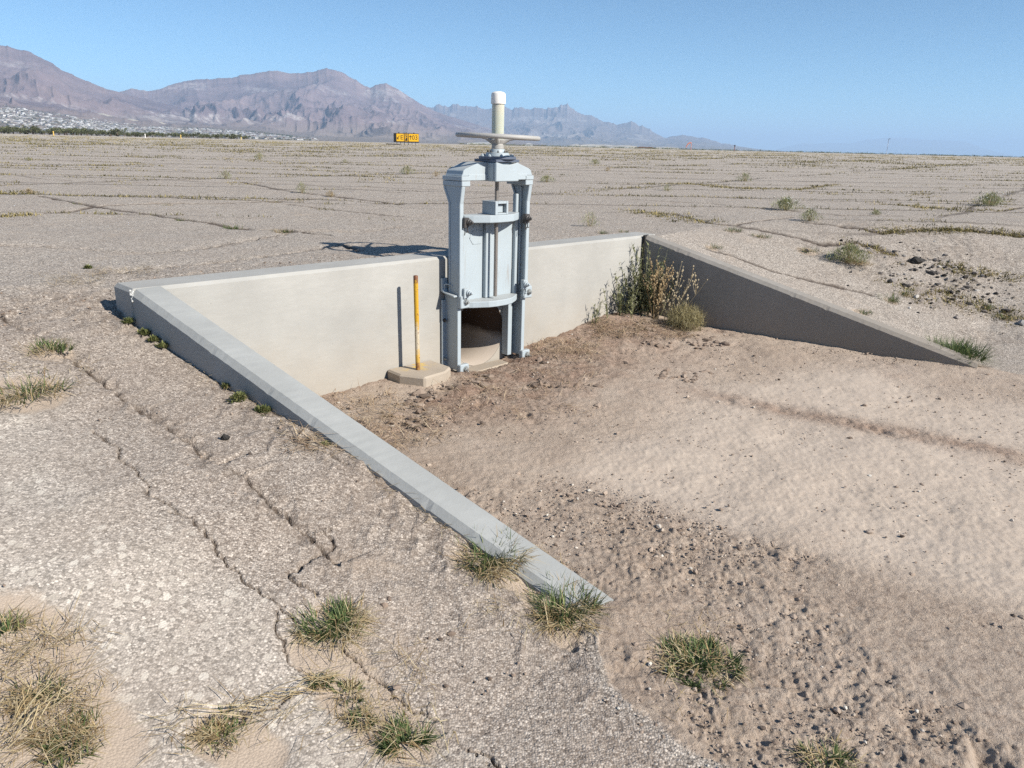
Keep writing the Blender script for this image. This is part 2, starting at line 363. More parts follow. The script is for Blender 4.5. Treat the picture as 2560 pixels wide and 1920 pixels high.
TUFTS = [  # px, py, radius px, green share, height px, count, label
 (842, 1545, 98, .55, 62, 900, 'large green and straw grass clump alone on the asphalt below the near wing wall'),
 (1215, 1378, 92, .5, 70, 900, 'spiky half dry bunch grass against the near wing wall about two thirds down its slope'),
 (1405, 1505, 88, .6, 72, 900, 'green grass clump at the buried end of the near wing wall'),
 (1745, 1645, 100, .7, 48, 1100, 'wide low green grass clump in bare dirt past the end of the near wing wall'),
 (1009, 1838, 58, .85, 62, 420, 'small bright green grass tuft with wide blades at the bottom edge of the sandy crack'),
 (555, 1822, 78, .3, 46, 420, 'straw coloured flattened grass clump at the bottom of the photo between two asphalt slabs'),
 (868, 1728, 42, .45, 30, 200, 'sparse grass sprig in the sandy crack below the largest clump'),
 (905, 1785, 40, .55, 34, 220, 'thin green sprig between the wide bladed tuft and the sparse sprig in the sandy crack'),
 (795, 1692, 34, .5, 40, 160, 'tiny upright grass sprig where three asphalt cracks meet'),
 (160, 1838, 95, .5, 60, 480, 'green grass clump amid matted straw in the lower left corner'),
 (95, 1728, 62, .45, 46, 260, 'small green tuft above the lower left corner amid matted straw'),
 (10, 1560, 60, .2, 60, 300, 'dry straw tuft cut by the left edge of the photo beside the coarse asphalt'),
 (119, 862, 58, .55, 42, 420, 'green topped grass tuft sitting on the long crack left of the near wing wall'),
 (60, 968, 98, .4, 50, 560, 'wide dry grass tuft at the left edge with pale straw fanning to the right'),
 (2066, 1892, 75, .6, 46, 360, 'grass tuft at the bottom edge in the dirt right of the asphalt'),
 (2388, 872, 62, .97, 62, 1100, 'dense dark green grass dome beside the tip of the far wing wall'),
 (2227, 745, 28, .85, 26, 240, 'round dark green tuft above the far wing wall near its lower end'),
 (2264, 729, 26, .7, 20, 180, 'small green tuft just behind the round dark green tuft'),
 (2149, 776, 30, .7, 14, 160, 'flat green grass patch touching the top edge of the far wing wall'),
 (2459, 760, 26, .7, 20, 180, 'green tuft in the straw band right of the rubble'),
 (2518, 789, 30, .7, 20, 200, 'green tuft at the right edge in the straw band'),
 (1832, 572, 27, .75, 17, 180, 'bright green tuft behind the far wing wall, nearer its top corner'),
 (1902, 586, 26, .75, 17, 180, 'bright green tuft on the crack behind the middle of the far wing wall'),
 (1780, 614, 30, .5, 16, 160, 'yellowish tuft close behind the upper far wing wall'),
 (2018, 622, 45, .4, 16, 200, 'long low yellow green tuft along the crack left of the grey green bush'),
 (583, 566, 22, .85, 16, 200, 'compact olive tuft on the crack left of the gate shadow'),
 (457, 548, 22, .7, 9, 120, 'flat olive tuft left of the compact olive tuft'),
 (705, 574, 27, .5, 16, 180, 'feathery dry tuft near the headwall left of the gate shadow'),
 (420, 510, 20, .6, 7, 100, 'flat tuft on the level crack far behind the near corner of the headwall'),
 (192, 507, 16, .5, 8, 90, 'low brownish tuft on the slanting crack at far left'),
 (688, 503, 26, .2, 9, 110, 'ochre dry tuft on the level crack, one of a pair'),
 (748, 500, 22, .35, 8, 100, 'yellow green dry tuft on the level crack, right one of a pair'),
 (1508, 579, 20, .8, 14, 130, 'dark green tuft right behind the headwall top between gate and far corner'),
 (1560, 577, 18, .6, 12, 110, 'small tuft behind the headwall top next to the far corner'),
]
WEEDS = [(328, 808, 16, 'small green weed at the foot of the near wing wall by its upper corner'),
         (370, 836, 18, 'second leafy weed down the foot of the near wing wall'),
         (392, 853, 16, 'third leafy weed down the foot of the near wing wall'),
         (415, 868, 16, 'lowest of the small leafy weeds near the upper corner of the near wing wall'),
         (572, 968, 12, 'narrow weed beside the wing wall above the longest weed patch'),
         (610, 1000, 30, 'longest leafy weed patch along the foot of the near wing wall'),
         (668, 1030, 24, 'rounded weed patch just below the longest one along the near wing wall'),
         (818, 1116, 13, 'single small weed at the foot of the near wing wall halfway down'),
         (226, 672, 11, 'thin grey green sprig on the crumbled asphalt behind the headwall end')]
BUSHES = [ # px, py base, width px, height px, kind, label
 (649, 399, 30, 18, 0, 'round pale green bush on the far plain left of the yellow sign'),
 (565, 447, 32, 22, 0, 'pale green bush on the plain in front of the round pale bush'),
 (755, 482, 36, 28, 0, 'airy grey green bush left of the gate in the nearer plain'),
 (827, 493, 24, 18, 1, 'small straw coloured bush left of the gate, right of the airy bush'),
 (863, 407, 16, 10, 0, 'dark little bush below the yellow sign to its left'),
 (1018, 436, 40, 22, 0, 'yellowish green bush in the plain below the yellow sign'),
 (1090, 441, 20, 13, 1, 'brownish little bush just left of the gate yoke'),
 (1475, 566, 46, 40, 2, 'grey wispy shrub behind the headwall right of the gate'),
 (1366, 456, 40, 18, 0, 'green bush showing right beside the gate yoke'),
 (1487, 411, 28, 12, 0, 'low round green bush on the far plain right of the gate'),
 (1668, 478, 26, 18, 0, 'small green bush on the plain behind the far corner of the headwall'),
 (1862, 454, 38, 22, 0, 'domed green bush in the middle of the right plain'),
 (1518, 428, 16, 10, 1, 'tiny brown bush on the right plain beyond the gate'),
 (1965, 525, 66, 32, 3, 'pale bush with white flowers on the right plain, the broadest of the flowering ones'),
 (2023, 552, 48, 32, 3, 'smaller white flowered bush touching the right side of the broadest flowering one'),
 (2474, 515, 62, 34, 3, 'sprawling white flowered bush near the right edge of the plain'),
 (2121, 655, 92, 48, 4, 'large grey green bush with straw skirt behind the lower far wing wall'),
 (2190, 537, 22, 12, 0, 'little green bush beside the brown grass line on the right plain'),
 (73, 484, 26, 12, 1, 'dry olive bush near the left edge of the plain'),
 (72, 402, 14, 9, 0, 'tiny green bush at the far left of the plain'),
]
def build_ground():
    th = np.concatenate([np.linspace(-math.pi, -rad(50), 60)[:-1], np.arange(-rad(50), rad(50), rad(.12)), np.linspace(rad(50), math.pi, 60)])
    rr = [.5]
    while rr[-1] < 60000:
        q = rr[-1]; rr.append(q * (1.0032 if 1.8 < q < 26 else 1.012 if q <= 1.8 else 1.0055 if q < 60 else 1.02 if q < 400 else 1.12))
    rr = np.array(rr); TH, RR = np.meshgrid(th, rr, indexing='xy'); nr, nt_ = TH.shape
    X = RR * np.sin(TH); Y = RR * np.cos(TH); Z = terrain(X, Y)
    s, v, tl, ql, tr, qr = coords(X, Y); ins = is_inside(X, Y)
    near = RR < 45
    # where bare dirt lies
    n = fbm(X * 1.7, Y * 1.7, 4, 3)
    edge = np.interp(tl, [3.2, 3.4, 3.6, 4.0, 5], [-.1, .04, .28, .40, .45])
    dl = sst(-.13, .13, edge - ql + .16 * n); dr = sst(-.25, .25, -(qr - .1) + .3 * n)
    dirt = np.where(ins, 1, np.where((tl > 3.25) & (ql > -.11) & (v > 1), dl, np.where((tr > 3.2) & (qr > .09), dr, 0)))
    n2 = fbm(X * 1.1 + 3, Y * 1.1, 4, 40)
    wash = sst(-.95, -1.5, ql + .3 * n2) * sst(1.5, 2.3, v + .5 * n2) * sst(-.55, -1.2, qr + .5 * n2) * ins
    wash *= 1 - .8 * np.exp(-((qr + 2.1 + .15 * n2) / .16) ** 2) * sst(2.2, 3.0, tl)
    litter = ins * np.maximum(sst(1.75, .5, v + .55 * n2 - .35 * np.exp(-((s - 2.6) / .9) ** 2)) * sst(-.15, .35, n2 + .3), .8 * np.exp(-((qr + 2.1 + .15 * n2) / .17) ** 2) * sst(2.0, 2.8, tl))
    clods = ins * np.maximum(sst(-1.3, -1.1, ql + .25 * n2) * sst(1.6, 2.8, tl + .5 * n2), .55 * litter) + (1 - ins) * dirt
    coarse = np.where(ins, 0, sst(.75, 1.25, ql + .25 * n) * sst(-2, 0, tl) * sst(30, 6, RR))
    rough = np.where(ins, 0, np.maximum(sst(.75, .02, ql) * (tl > -.6) * (tl < 3.6) * (ql > -.1), sst(.9, .1, -.31 - v) * (v < -.2) * (s > -1.2) * (s < 2.6)))
    rough = np.maximum(rough, np.where(ins, 0, sst(2.2, .6, np.hypot(X - RUB[0], (Y - RUB[1]) * .8)) * .9))
    strip = np.where(ins, 0, sst(1.5, .8, ql) * (ql > -.2) * sst(-1.2, -.2, tl))
    rough *= sst(-.5, .3, fbm(X * 2.1, Y * 2.1, 3, 77) + .1)
    crack = np.zeros_like(X)
    wob = fbm(X * 5, Y * 5, 3, 21) * .035 + fbm(X * 22, Y * 22, 3, 23) * .018
    wwv = 1 + .8 * fbm(X * 6, Y * 6, 3, 31)
    xf, yf = X[near], Y[near]; wf = wob[near]; wv = wwv[near]; cf = np.zeros_like(xf); df = np.zeros_like(xf); rf = np.zeros_like(xf)
    for pts, w, dep in CRACKS:
        P = np.array([at(*q)[:2] for q in pts]); far_ = P[:, 1].mean() > 5.4; wfac = 1.35 if far_ else .6 if w >= .03 else .42
        for a, b in zip(P[:-1], P[1:]):
            mg = w * 5 + .35
            ix = np.nonzero((xf > min(a[0], b[0]) - mg) & (xf < max(a[0], b[0]) + mg) & (yf > min(a[1], b[1]) - mg) & (yf < max(a[1], b[1]) + mg))[0]
            if not len(ix): continue
            d = b - a; L2 = d @ d + 1e-9
            u = np.clip(((xf[ix] - a[0]) * d[0] + (yf[ix] - a[1]) * d[1]) / L2, 0, 1)
            px = xf[ix] - a[0] - u * d[0]; py = yf[ix] - a[1] - u * d[1]
            perp = (px * d[1] - py * d[0]) / math.sqrt(L2)
            dist = np.hypot(px, py); dist = np.abs(np.where((u > 0) & (u < 1), perp + wf[ix], dist))
            ww = np.clip(w * wfac * wv[ix], .005, 1)
            c = sst(ww * 1.0, ww * .25, dist)
            cf[ix] = np.maximum(cf[ix], c); df[ix] = np.maximum(df[ix], c * dep)
            if w >= .03 and P[:, 1].mean() < 8.5 and P[:, 0].mean() < 1:
                sgn = np.sign(perp + wf[ix]); bw = np.exp(-dist / .10); df[ix] += np.where(sgn < 0, .028, -.006) * bw * (u > 0) * (u < 1) * (1 - c)
                rf[ix] = np.maximum(rf[ix], sst(.17, .03, dist + .03 * wv[ix]))
    rn = rough[near]; rough[near] = np.maximum(rn, rf); crack[near] = cf; dep = np.zeros_like(X); dep[near] = df
    # regular joints of the old pavement further out
    for ang, sp_, ph, lo, hi, dens_ in JOINTS:
        c = -X * math.sin(ang) + Y * math.cos(ang) + .35 * fbm(X * .25, Y * .25, 3, 5) + .05 * fbm(X * 2, Y * 2, 3, 8)
        k = np.abs(((c + ph) / sp_) % 1 - .5) * sp_
        cc = sst(.04 + .003 * RR, .012, k) * sst(lo, lo + 2, RR) * sst(150, 60, RR) * sst(-.55, -.1, fbm(X * .5, Y * .5, 3, 9)) * (~ins)
        crack = np.maximum(crack, np.where(tr > 0, cc * sst(.8, 3, qr), cc) * .8)
    sand = np.zeros_like(X)
    for x0, y0, r0 in TUFT_SPOTS:
        if r0 <= 0: continue
        mk = (np.abs(X - x0) < 2.2 * r0) & (np.abs(Y - y0) < 2.2 * r0)
        sand[mk] = np.maximum(sand[mk], sst(1.35, .55, np.hypot(X[mk] - x0, Y[mk] - y0) / r0))
    for (x0, y0), (x1, y1), wd in SAND_LINES:
        d = np.array([x1 - x0, y1 - y0]); u = np.clip(((X - x0) * d[0] + (Y - y0) * d[1]) / (d @ d), 0, 1)
        sand = np.maximum(sand, sst(1.4, .5, np.hypot(X - x0 - u * d[0], Y - y0 - u * d[1]) / wd))
    sand *= (~ins)
    # relief
    nm = near & (RR > 1.2)
    xa, ya = X[nm], Y[nm]; di = dirt[nm]; fade = sst(30, 10, RR[nm])
    asp = fbm(xa * 1.3, ya * 1.3, 3, 50) * .012 + fbm(xa * 9, ya * 9, 3, 51) * .003 * (1 - .6 * coarse[nm]) + fbm(xa * 45, ya * 45, 2, 52) * .003 * (1 - .8 * coarse[nm]) + rough[nm] * (ridged(xa * 9, ya * 9, 3, 53) - .45) * .035
    lump = np.clip(.12 + clods[nm] * sst(-.2, .4, fbm(xa * 1.5, ya * 1.5, 3, 60) + .1) + .7 * litter[nm], 0, 1.1) * (1 - .85 * wash[nm])
    drt = fbm(xa * 2, ya * 2, 3, 61) * .018 + fbm(xa * 12, ya * 12, 4, 62) * .012 * (.4 + lump) + (ridged(xa * 16, ya * 16, 3, 63) - .45) * .011 * lump + (ridged(xa * 38, ya * 38, 2, 67) - .45) * .012 * lump + fbm(xa * 50, ya * 50, 2, 64) * .004
    drt -= .05 * sst(.62, .8, ridged(xa * 1.6, ya * 1.6, 3, 66)) * lump * .6
    Z[nm] += (asp * (1 - di) + drt * di) * fade
    Z -= dep
    Z -= .015 * sand * near
    # animal burrow beside the small slab
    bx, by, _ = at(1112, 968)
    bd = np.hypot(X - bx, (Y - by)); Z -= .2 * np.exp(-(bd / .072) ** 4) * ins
    crack = np.maximum(crack, 1.05 * np.exp(-(bd / .07) ** 4) * ins)  # shade in the burrow painted dark by reusing the crack colour mask
    Z += .03 * np.exp(-(np.hypot(X - bx - .14, Y - by + .08) / .1) ** 2) * ins
    idx = np.arange(nr * nt_).reshape(nr, nt_)
    Q = np.stack([idx[:-1, :-1], idx[:-1, 1:], idx[1:, 1:], idx[1:, :-1]], -1).reshape(-1, 4)
    fi = ins.ravel()[Q]; fz = Z.ravel()[Q]
    bad = (fi.any(1) & ~fi.all(1)) & ((fz.max(1) - fz.min(1)) > .07) & (RR.ravel()[Q[:, 0]] < 10)
    Q = Q[~bad][:, ::-1]
    me = np_mesh('ground', np.stack([X, Y, Z], -1).reshape(-1, 3), Q, M_GROUND, True,
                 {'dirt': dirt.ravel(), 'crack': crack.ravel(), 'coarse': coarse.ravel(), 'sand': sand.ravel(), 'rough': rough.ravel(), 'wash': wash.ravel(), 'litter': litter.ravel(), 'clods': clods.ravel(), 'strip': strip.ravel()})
    tag(link('ground', me), kind='structure', label='cracked pale chip seal with a bare dirt apron inside the walls')
JOINTS = ((rad(3), 2.3, .4, 9.8, 190, 1.5), (rad(-5), 3.7, 1.7, 11, 190, .8), (rad(52), 6.5, 1.1, 12, 150, .7))
RUB = at(2330, 690)
SAND_LINES = []
def _sl(p, q, w): SAND_LINES.append((at(*p)[:2], at(*q)[:2], w))
_sl((770, 1620), (870, 1720), .09); _sl((870, 1720), (1010, 1840), .12); _sl((870, 1640), (940, 1760), .08)
_sl((1160, 1400), (1310, 1470), .07); _sl((1310, 1470), (1420, 1590), .07); _sl((555, 1822), (640, 1890), .1)
_sl((-40, 1560), (60, 1720), .16); _sl((60, 1720), (190, 1890), .2); _sl((-60, 1640), (60, 1880), .3)
for t in TUFTS:
    p = at(t[0], t[1] + t[4] * .3); TUFT_SPOTS.append((p[0], p[1], t[2] / F_PX * np.linalg.norm(p - EYE) * (.9 if t[5] > 250 else .6)))
build_ground()

# ------------------------------------------------------------------ mesh helpers (local frames)
class MB:
    def __init__(s): s.bm = bmesh.new(); s.round = False
    def prism(s, poly, lo, hi, axis):
        """poly in the two other axes, extruded along axis ('x','y','z')"""
        def P(a, b, c):
            return {'x': (c, a, b), 'y': (a, c, b), 'z': (a, b, c)}[axis]
        n = len(poly); v0 = [s.bm.verts.new(P(a, b, lo)) for a, b in poly]; v1 = [s.bm.verts.new(P(a, b, hi)) for a, b in poly]
        s.bm.faces.new(v0); s.bm.faces.new(v1)
        for i in range(n): s.bm.faces.new((v0[i], v0[(i + 1) % n], v1[(i + 1) % n], v1[i]))
        return s
    def box(s, x0, x1, y0, y1, z0, z1): return s.prism([(x0, y0), (x1, y0), (x1, y1), (x0, y1)], z0, z1, 'z')
    def lathe(s, prof, c=(0, 0, 0), n=40, mtx=None):
        s.round = True; rings = []
        for r, z in prof:
            ring = []
            for i in range(n):
                a = 2 * math.pi * i / n; p = Vector((r * math.cos(a), r * math.sin(a), z))
                if mtx: p = mtx @ p
                ring.append(s.bm.verts.new(p + Vector(c)))
            rings.append(ring)
        for a, b in zip(rings[:-1], rings[1:]):
            for i in range(n): s.bm.faces.new((a[i], a[(i + 1) % n], b[(i + 1) % n], b[i]))
        s.bm.faces.new(rings[0]); s.bm.faces.new(rings[-1]); return s
    def tube(s, pts, r, n=8, closed=False):
        s.round = True; pts = [Vector(p) for p in pts]; rings = []; N_ = len(pts)
        for i, p in enumerate(pts):
            if closed: t = pts[(i + 1) % N_] - pts[i - 1]
            else: t = pts[min(i + 1, N_ - 1)] - pts[max(i - 1, 0)]
            t.normalize(); u = t.cross(Vector((0, 0, 1)))
            if u.length < 1e-3: u = t.cross(Vector((1, 0, 0)))
            u.normalize(); w = u.cross(t); rr = r[i] if isinstance(r, (list, tuple)) else r
            rings.append([s.bm.verts.new(p + (u * math.cos(2 * math.pi * k / n) + w * math.sin(2 * math.pi * k / n)) * rr) for k in range(n)])
        prs = list(zip(rings[:-1], rings[1:])) + ([(rings[-1], rings[0])] if closed else [])
        for a, b in prs:
            for k in range(n): s.bm.faces.new((a[k], a[(k + 1) % n], b[(k + 1) % n], b[k]))
        if not closed: s.bm.faces.new(rings[0]); s.bm.faces.new(rings[-1])
        return s
    def hexbolt(s, c, r, h, axis='y', sgn=-1, shank=0):
        """hexagon head standing out along axis from c; optional threaded end"""
        M_ = {'y': Matrix.Rotation(math.pi / 2 * -sgn, 3, 'X'), 'z': Matrix.Identity(3), 'x': Matrix.Rotation(math.pi / 2 * sgn, 3, 'Y')}[axis]
        s.lathe([(r * 1.35, 0), (r * 1.35, h * .18)], c, 20, M_)
        s.lathe([(r, h * .18), (r, h * .9), (r * .86, h)], c, 6, M_)
        if shank: s.lathe([(r * .5, h), (r * .5, h + shank), (r * .42, h + shank + .002)], c, 12, M_)
        return s
    def build(s, name, mt, parent=None, bevel=0., seg=1, smooth=True):
        bm = s.bm; bmesh.ops.recalc_face_normals(bm, faces=bm.faces)
        if bevel:
            es = [e for e in bm.edges if len(e.link_faces) == 2 and e.calc_face_angle(0) > rad(35)]
            bmesh.ops.bevel(bm, geom=es, offset=bevel, segments=seg, affect='EDGES', profile=.5, clamp_overlap=True)
        me = D.meshes.new(name); bm.to_mesh(me); bm.free(); me.materials.append(mt)
        if smooth and s.round:
            me.polygons.foreach_set('use_smooth', np.ones(len(me.polygons), bool))
            try: me.set_sharp_from_angle(angle=rad(35))
            except Exception: pass
        return link(name, me, parent)

def frame_matrix(origin, xdir):
    x = Vector(xdir).normalized(); z = Vector((0, 0, 1)); y = z.cross(x)
    return Matrix(((x.x, y.x, 0, origin[0]), (x.y, y.y, 0, origin[1]), (0, 0, 1, origin[2]), (0, 0, 0, 1)))

# ------------------------------------------------------------------ headwall with a round opening (local x along, y into the bank)
ZB = -1.75; PR = .305; PZ = -.715
def headwall():
    bm = bmesh.new(); L = 5.57; T = .31; ch = .022
    n = 48; half = .42
    ring_f, ring_b, sq_f, sq_b = [], [], [], []
    def sqp(a):
        c, s_ = math.cos(a), math.sin(a); k = half / max(abs(c), abs(s_)); return c * k, s_ * k
    for i in range(n):
        a = 2 * math.pi * (i + .5) / n - math.pi / 4 * 0
        a = 2 * math.pi * i / n + math.pi / 4
        c, s_ = PR * math.cos(a), PR * math.sin(a); q = sqp(a)
        ring_f.append(bm.verts.new((GS + c, 0, PZ + s_))); ring_b.append(bm.verts.new((GS + c, T, PZ + s_)))
        sq_f.append(bm.verts.new((GS + q[0], 0, PZ + q[1]))); sq_b.append(bm.verts.new((GS + q[0], T, PZ + q[1])))
    for i in range(n):
        j = (i + 1) % n
        bm.faces.new((ring_f[i], ring_f[j], sq_f[j], sq_f[i])); bm.faces.new((ring_b[i], ring_b[j], sq_b[j], sq_b[i]))
        bm.faces.new((ring_f[i], ring_f[j], ring_b[j], ring_b[i]))
    xs = [0, ch, GS - half, GS + half, L - ch, L]; zs = [ZB, PZ - half, PZ + half, -ch]
    def quad(a, b, c, d): bm.faces.new([bm.verts.new(p) for p in (a, b, c, d)])
    for y in (0, T):
        for x0, x1 in ((ch, GS - half), (GS + half, L - ch)): quad((x0, y, ZB), (x1, y, ZB), (x1, y, -ch), (x0, y, -ch))
        quad((GS - half, y, PZ + half), (GS + half, y, PZ + half), (GS + half, y, -ch), (GS - half, y, -ch))
        quad((GS - half, y, ZB), (GS + half, y, ZB), (GS + half, y, PZ - half), (GS - half, y, PZ - half))
    # chamfered top and ends
    quad((ch, ch, 0), (L - ch, ch, 0), (L - ch, T - ch, 0), (ch, T - ch, 0))
    for y0, y1 in ((0, ch), (T, T - ch)): quad((ch, y0, -ch), (L - ch, y0, -ch), (L - ch, y1, 0), (ch, y1, 0))
    for x0, x1 in ((0, ch), (L, L - ch)):
        quad((x0, ch, -ch), (x0, T - ch, -ch), (x1, T - ch, 0), (x1, ch, 0)); quad((x0, ch, ZB), (x0, T - ch, ZB), (x0, T - ch, -ch), (x0, ch, -ch))
        for y0, y1 in ((0, ch), (T, T - ch)):
            quad((x1, y0, ZB), (x0, y1, ZB), (x0, y1, -ch), (x1, y0, -ch))
            bm.faces.new([bm.verts.new(p) for p in ((x1, y0, -ch), (x0, y1, -ch), (x1, y1, 0))])
    bmesh.ops.remove_doubles(bm, verts=bm.verts, dist=1e-5); bmesh.ops.recalc_face_normals(bm, faces=bm.faces)
    me = D.meshes.new('headwall'); bm.to_mesh(me); bm.free(); me.materials.append(M_CONC)
    o = link('headwall', me); o.matrix_world = frame_matrix(A, HD)
    tag(o, 'sunlit pale concrete headwall with the round pipe opening behind the gate', 'wall')
    return o
headwall()
def wing(name, P0, d, n_in, length, z1, label, mt, thick=WT, chamf=.03):
    """sloping wing wall; P0 top start on the reference face, n_in from that face into the wall"""
    bm = bmesh.new(); P0 = Vector(P0); d = Vector(d); n_ = Vector(n_in)
    c = chamf
    segs = 110; rows = []
    for i in range(segs + 1):
        t = length * i / segs; z = z1 * i / segs
        prof = [(0, ZB), (0, z - c * 1.15), (c, z), (thick - c * .6, z), (thick, z - c * .7), (thick, ZB)]
        j = 0 if i in (0, segs) else 1
        rows.append([bm.verts.new(P0 + d * t + n_ * (a + (random.uniform(-.001, .001) * j if k in (1, 2, 3) else 0)) + Vector((0, 0, b + ((-.012 * random.random() if random.random() < .05 else random.uniform(-.001, .001)) * j if k == 1 else random.uniform(-.001, .001) * j if k == 2 else 0)))) for k, (a, b) in enumerate(prof)])
    for a, b in zip(rows[:-1], rows[1:]):
        for k in range(5): bm.faces.new((a[k], a[k + 1], b[k + 1], b[k]))
    bm.faces.new(rows[0]); bm.faces.new(rows[-1])
    bmesh.ops.recalc_face_normals(bm, faces=bm.faces)
    me = D.meshes.new(name); bm.to_mesh(me); bm.free(); me.materials.append(mt)
    return tag(link(name, me), label, 'wall')
wing('wing_wall', A + DL * .012, DL, -NL, LEN_L, -.95, 'near concrete wing wall sloping down towards the viewer, its sunlit top facing up', M_CONC2)
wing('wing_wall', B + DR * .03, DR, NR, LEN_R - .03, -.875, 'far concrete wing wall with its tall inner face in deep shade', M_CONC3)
# joint filler at the far corner, sealant blob at the near one
fb = MB(); fb.prism([(.0, -1.5), (.006, -1.5), (.02, -.02), (.016, .004), (-.002, .006), (-.002, -.03)], -.01, .10, 'y')
o = fb.build('joint_filler', M_FILL); o.matrix_world = frame_matrix(B + HN * .012 - NR * .012, DR)
tag(o, 'black joint filler strip between headwall and far wing wall', 'joint filler')
cb = MB()
for k in range(9):
    c = Vector((random.uniform(-.012, .012), random.uniform(-.012, .012), -k * .008 + .006)); r = random.uniform(.005, .011)
    cb.lathe([(r * .3, -r * .9), (r * .85, -r * .5), (r, 0), (r * .85, r * .5), (r * .3, r * .9)], c, 8)
o = cb.build('sealant_blob', M_CAULK); o.location = A + DL * .012 + NL * .002 + np.array([0, 0, -.012])
tag(o, 'lumpy white sealant blob at the near top corner of the headwall', 'sealant')

# ------------------------------------------------------------------ pipe
def drain_pipe():
    bm = bmesh.new(); n = 56; st = [.002, .35, 1, 3, 7]; ri, ro = .297, .3035
    inner = [[bm.verts.new((ri * math.cos(2 * math.pi * i / n), y, ri * math.sin(2 * math.pi * i / n))) for i in range(n)] for y in st]
    outer = [[bm.verts.new((ro * math.cos(2 * math.pi * i / n), y, ro * math.sin(2 * math.pi * i / n))) for i in range(n)] for y in (st[0], st[-1])]
    for a, b in zip(inner[:-1], inner[1:]):
        for i in range(n): bm.faces.new((a[i], a[(i + 1) % n], b[(i + 1) % n], b[i]))
    for i in range(n):
        j = (i + 1) % n
        bm.faces.new((inner[0][i], inner[0][j], outer[0][j], outer[0][i])); bm.faces.new((outer[0][i], outer[0][j], outer[1][j], outer[1][i]))
        bm.faces.new((inner[-1][i], inner[-1][j], outer[1][j], outer[1][i]))
    bm.faces.new(inner[-1])
    bmesh.ops.recalc_face_normals(bm, faces=bm.faces)
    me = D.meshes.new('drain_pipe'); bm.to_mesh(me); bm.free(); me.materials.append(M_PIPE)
    me.polygons.foreach_set('use_smooth', np.ones(len(me.polygons), bool))
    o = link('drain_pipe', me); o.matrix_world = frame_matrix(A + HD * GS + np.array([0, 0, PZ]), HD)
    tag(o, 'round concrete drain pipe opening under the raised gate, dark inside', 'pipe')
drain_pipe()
sl = MB(); sl.prism([(-.27, -.006), (.27, -.006), (.25, -.15), (-.25, -.19)], -.16, -.018, 'z')
o = sl.build('concrete_sill', M_PAD, bevel=.012); o.matrix_world = frame_matrix(A + HD * GS + np.array([0, 0, -.985]), HD)
tag(o, 'low concrete sill on the ground in front of the pipe opening', 'sill')

# ------------------------------------------------------------------ yellow post on its slab
def pad_mat():
    mt = M_PAD.copy(); mt.name = 'pad concrete with yellow overspray'; nt = mt.node_tree; g = N(nt)
    bs = [n for n in nt.nodes if n.type == 'BSDF_PRINCIPLED'][0]; src = bs.inputs['Base Color'].links[0].from_socket
    p = g.obj(); d = g.n('VectorMath', operation='DISTANCE', i_0=g.scalev(p, (1, 1, .5)), i_1=(.05, -.05, .04)).outputs['Value']
    f = g.math('MULTIPLY', g.mapr(d, .2, .05, 0, .9), g.mapr(g.noise(p, 13, 4, .6), .5, .6))
    nt.links.new(g.mix(f, src, (.66, .44, .05)), bs.inputs['Base Color']); return mt
slab = MB(); slab.prism([(-.19, -.003), (.27, -.003), (.26, -.28), (.14, -.36), (-.10, -.385), (-.20, -.19)], -.16, .075, 'z')
SLAB_O = A + HD * 2.085 + np.array([0, 0, -.94])
o = slab.build('concrete_slab', pad_mat(), bevel=.014); o.matrix_world = frame_matrix(SLAB_O, HD)
tag(o, 'small concrete slab with yellow overspray under the yellow post', 'slab')
pl = MB()
zz = np.linspace(0, .765, 26)
pl.lathe([(.0185 + random.uniform(-.0006, .0006), z) for z in zz] + [(.0165, .771), (.012, .772)], (0, 0, 0), 24)
o = pl.build('marker_post', M_YEL); o.location = A + HD * 2.083 + HN * .172 + np.array([0, 0, -.866]); o.rotation_euler = (0, rad(-.6), 0)
tag(o, 'rusty yellow painted steel post standing on a small slab left of the gate', 'post')

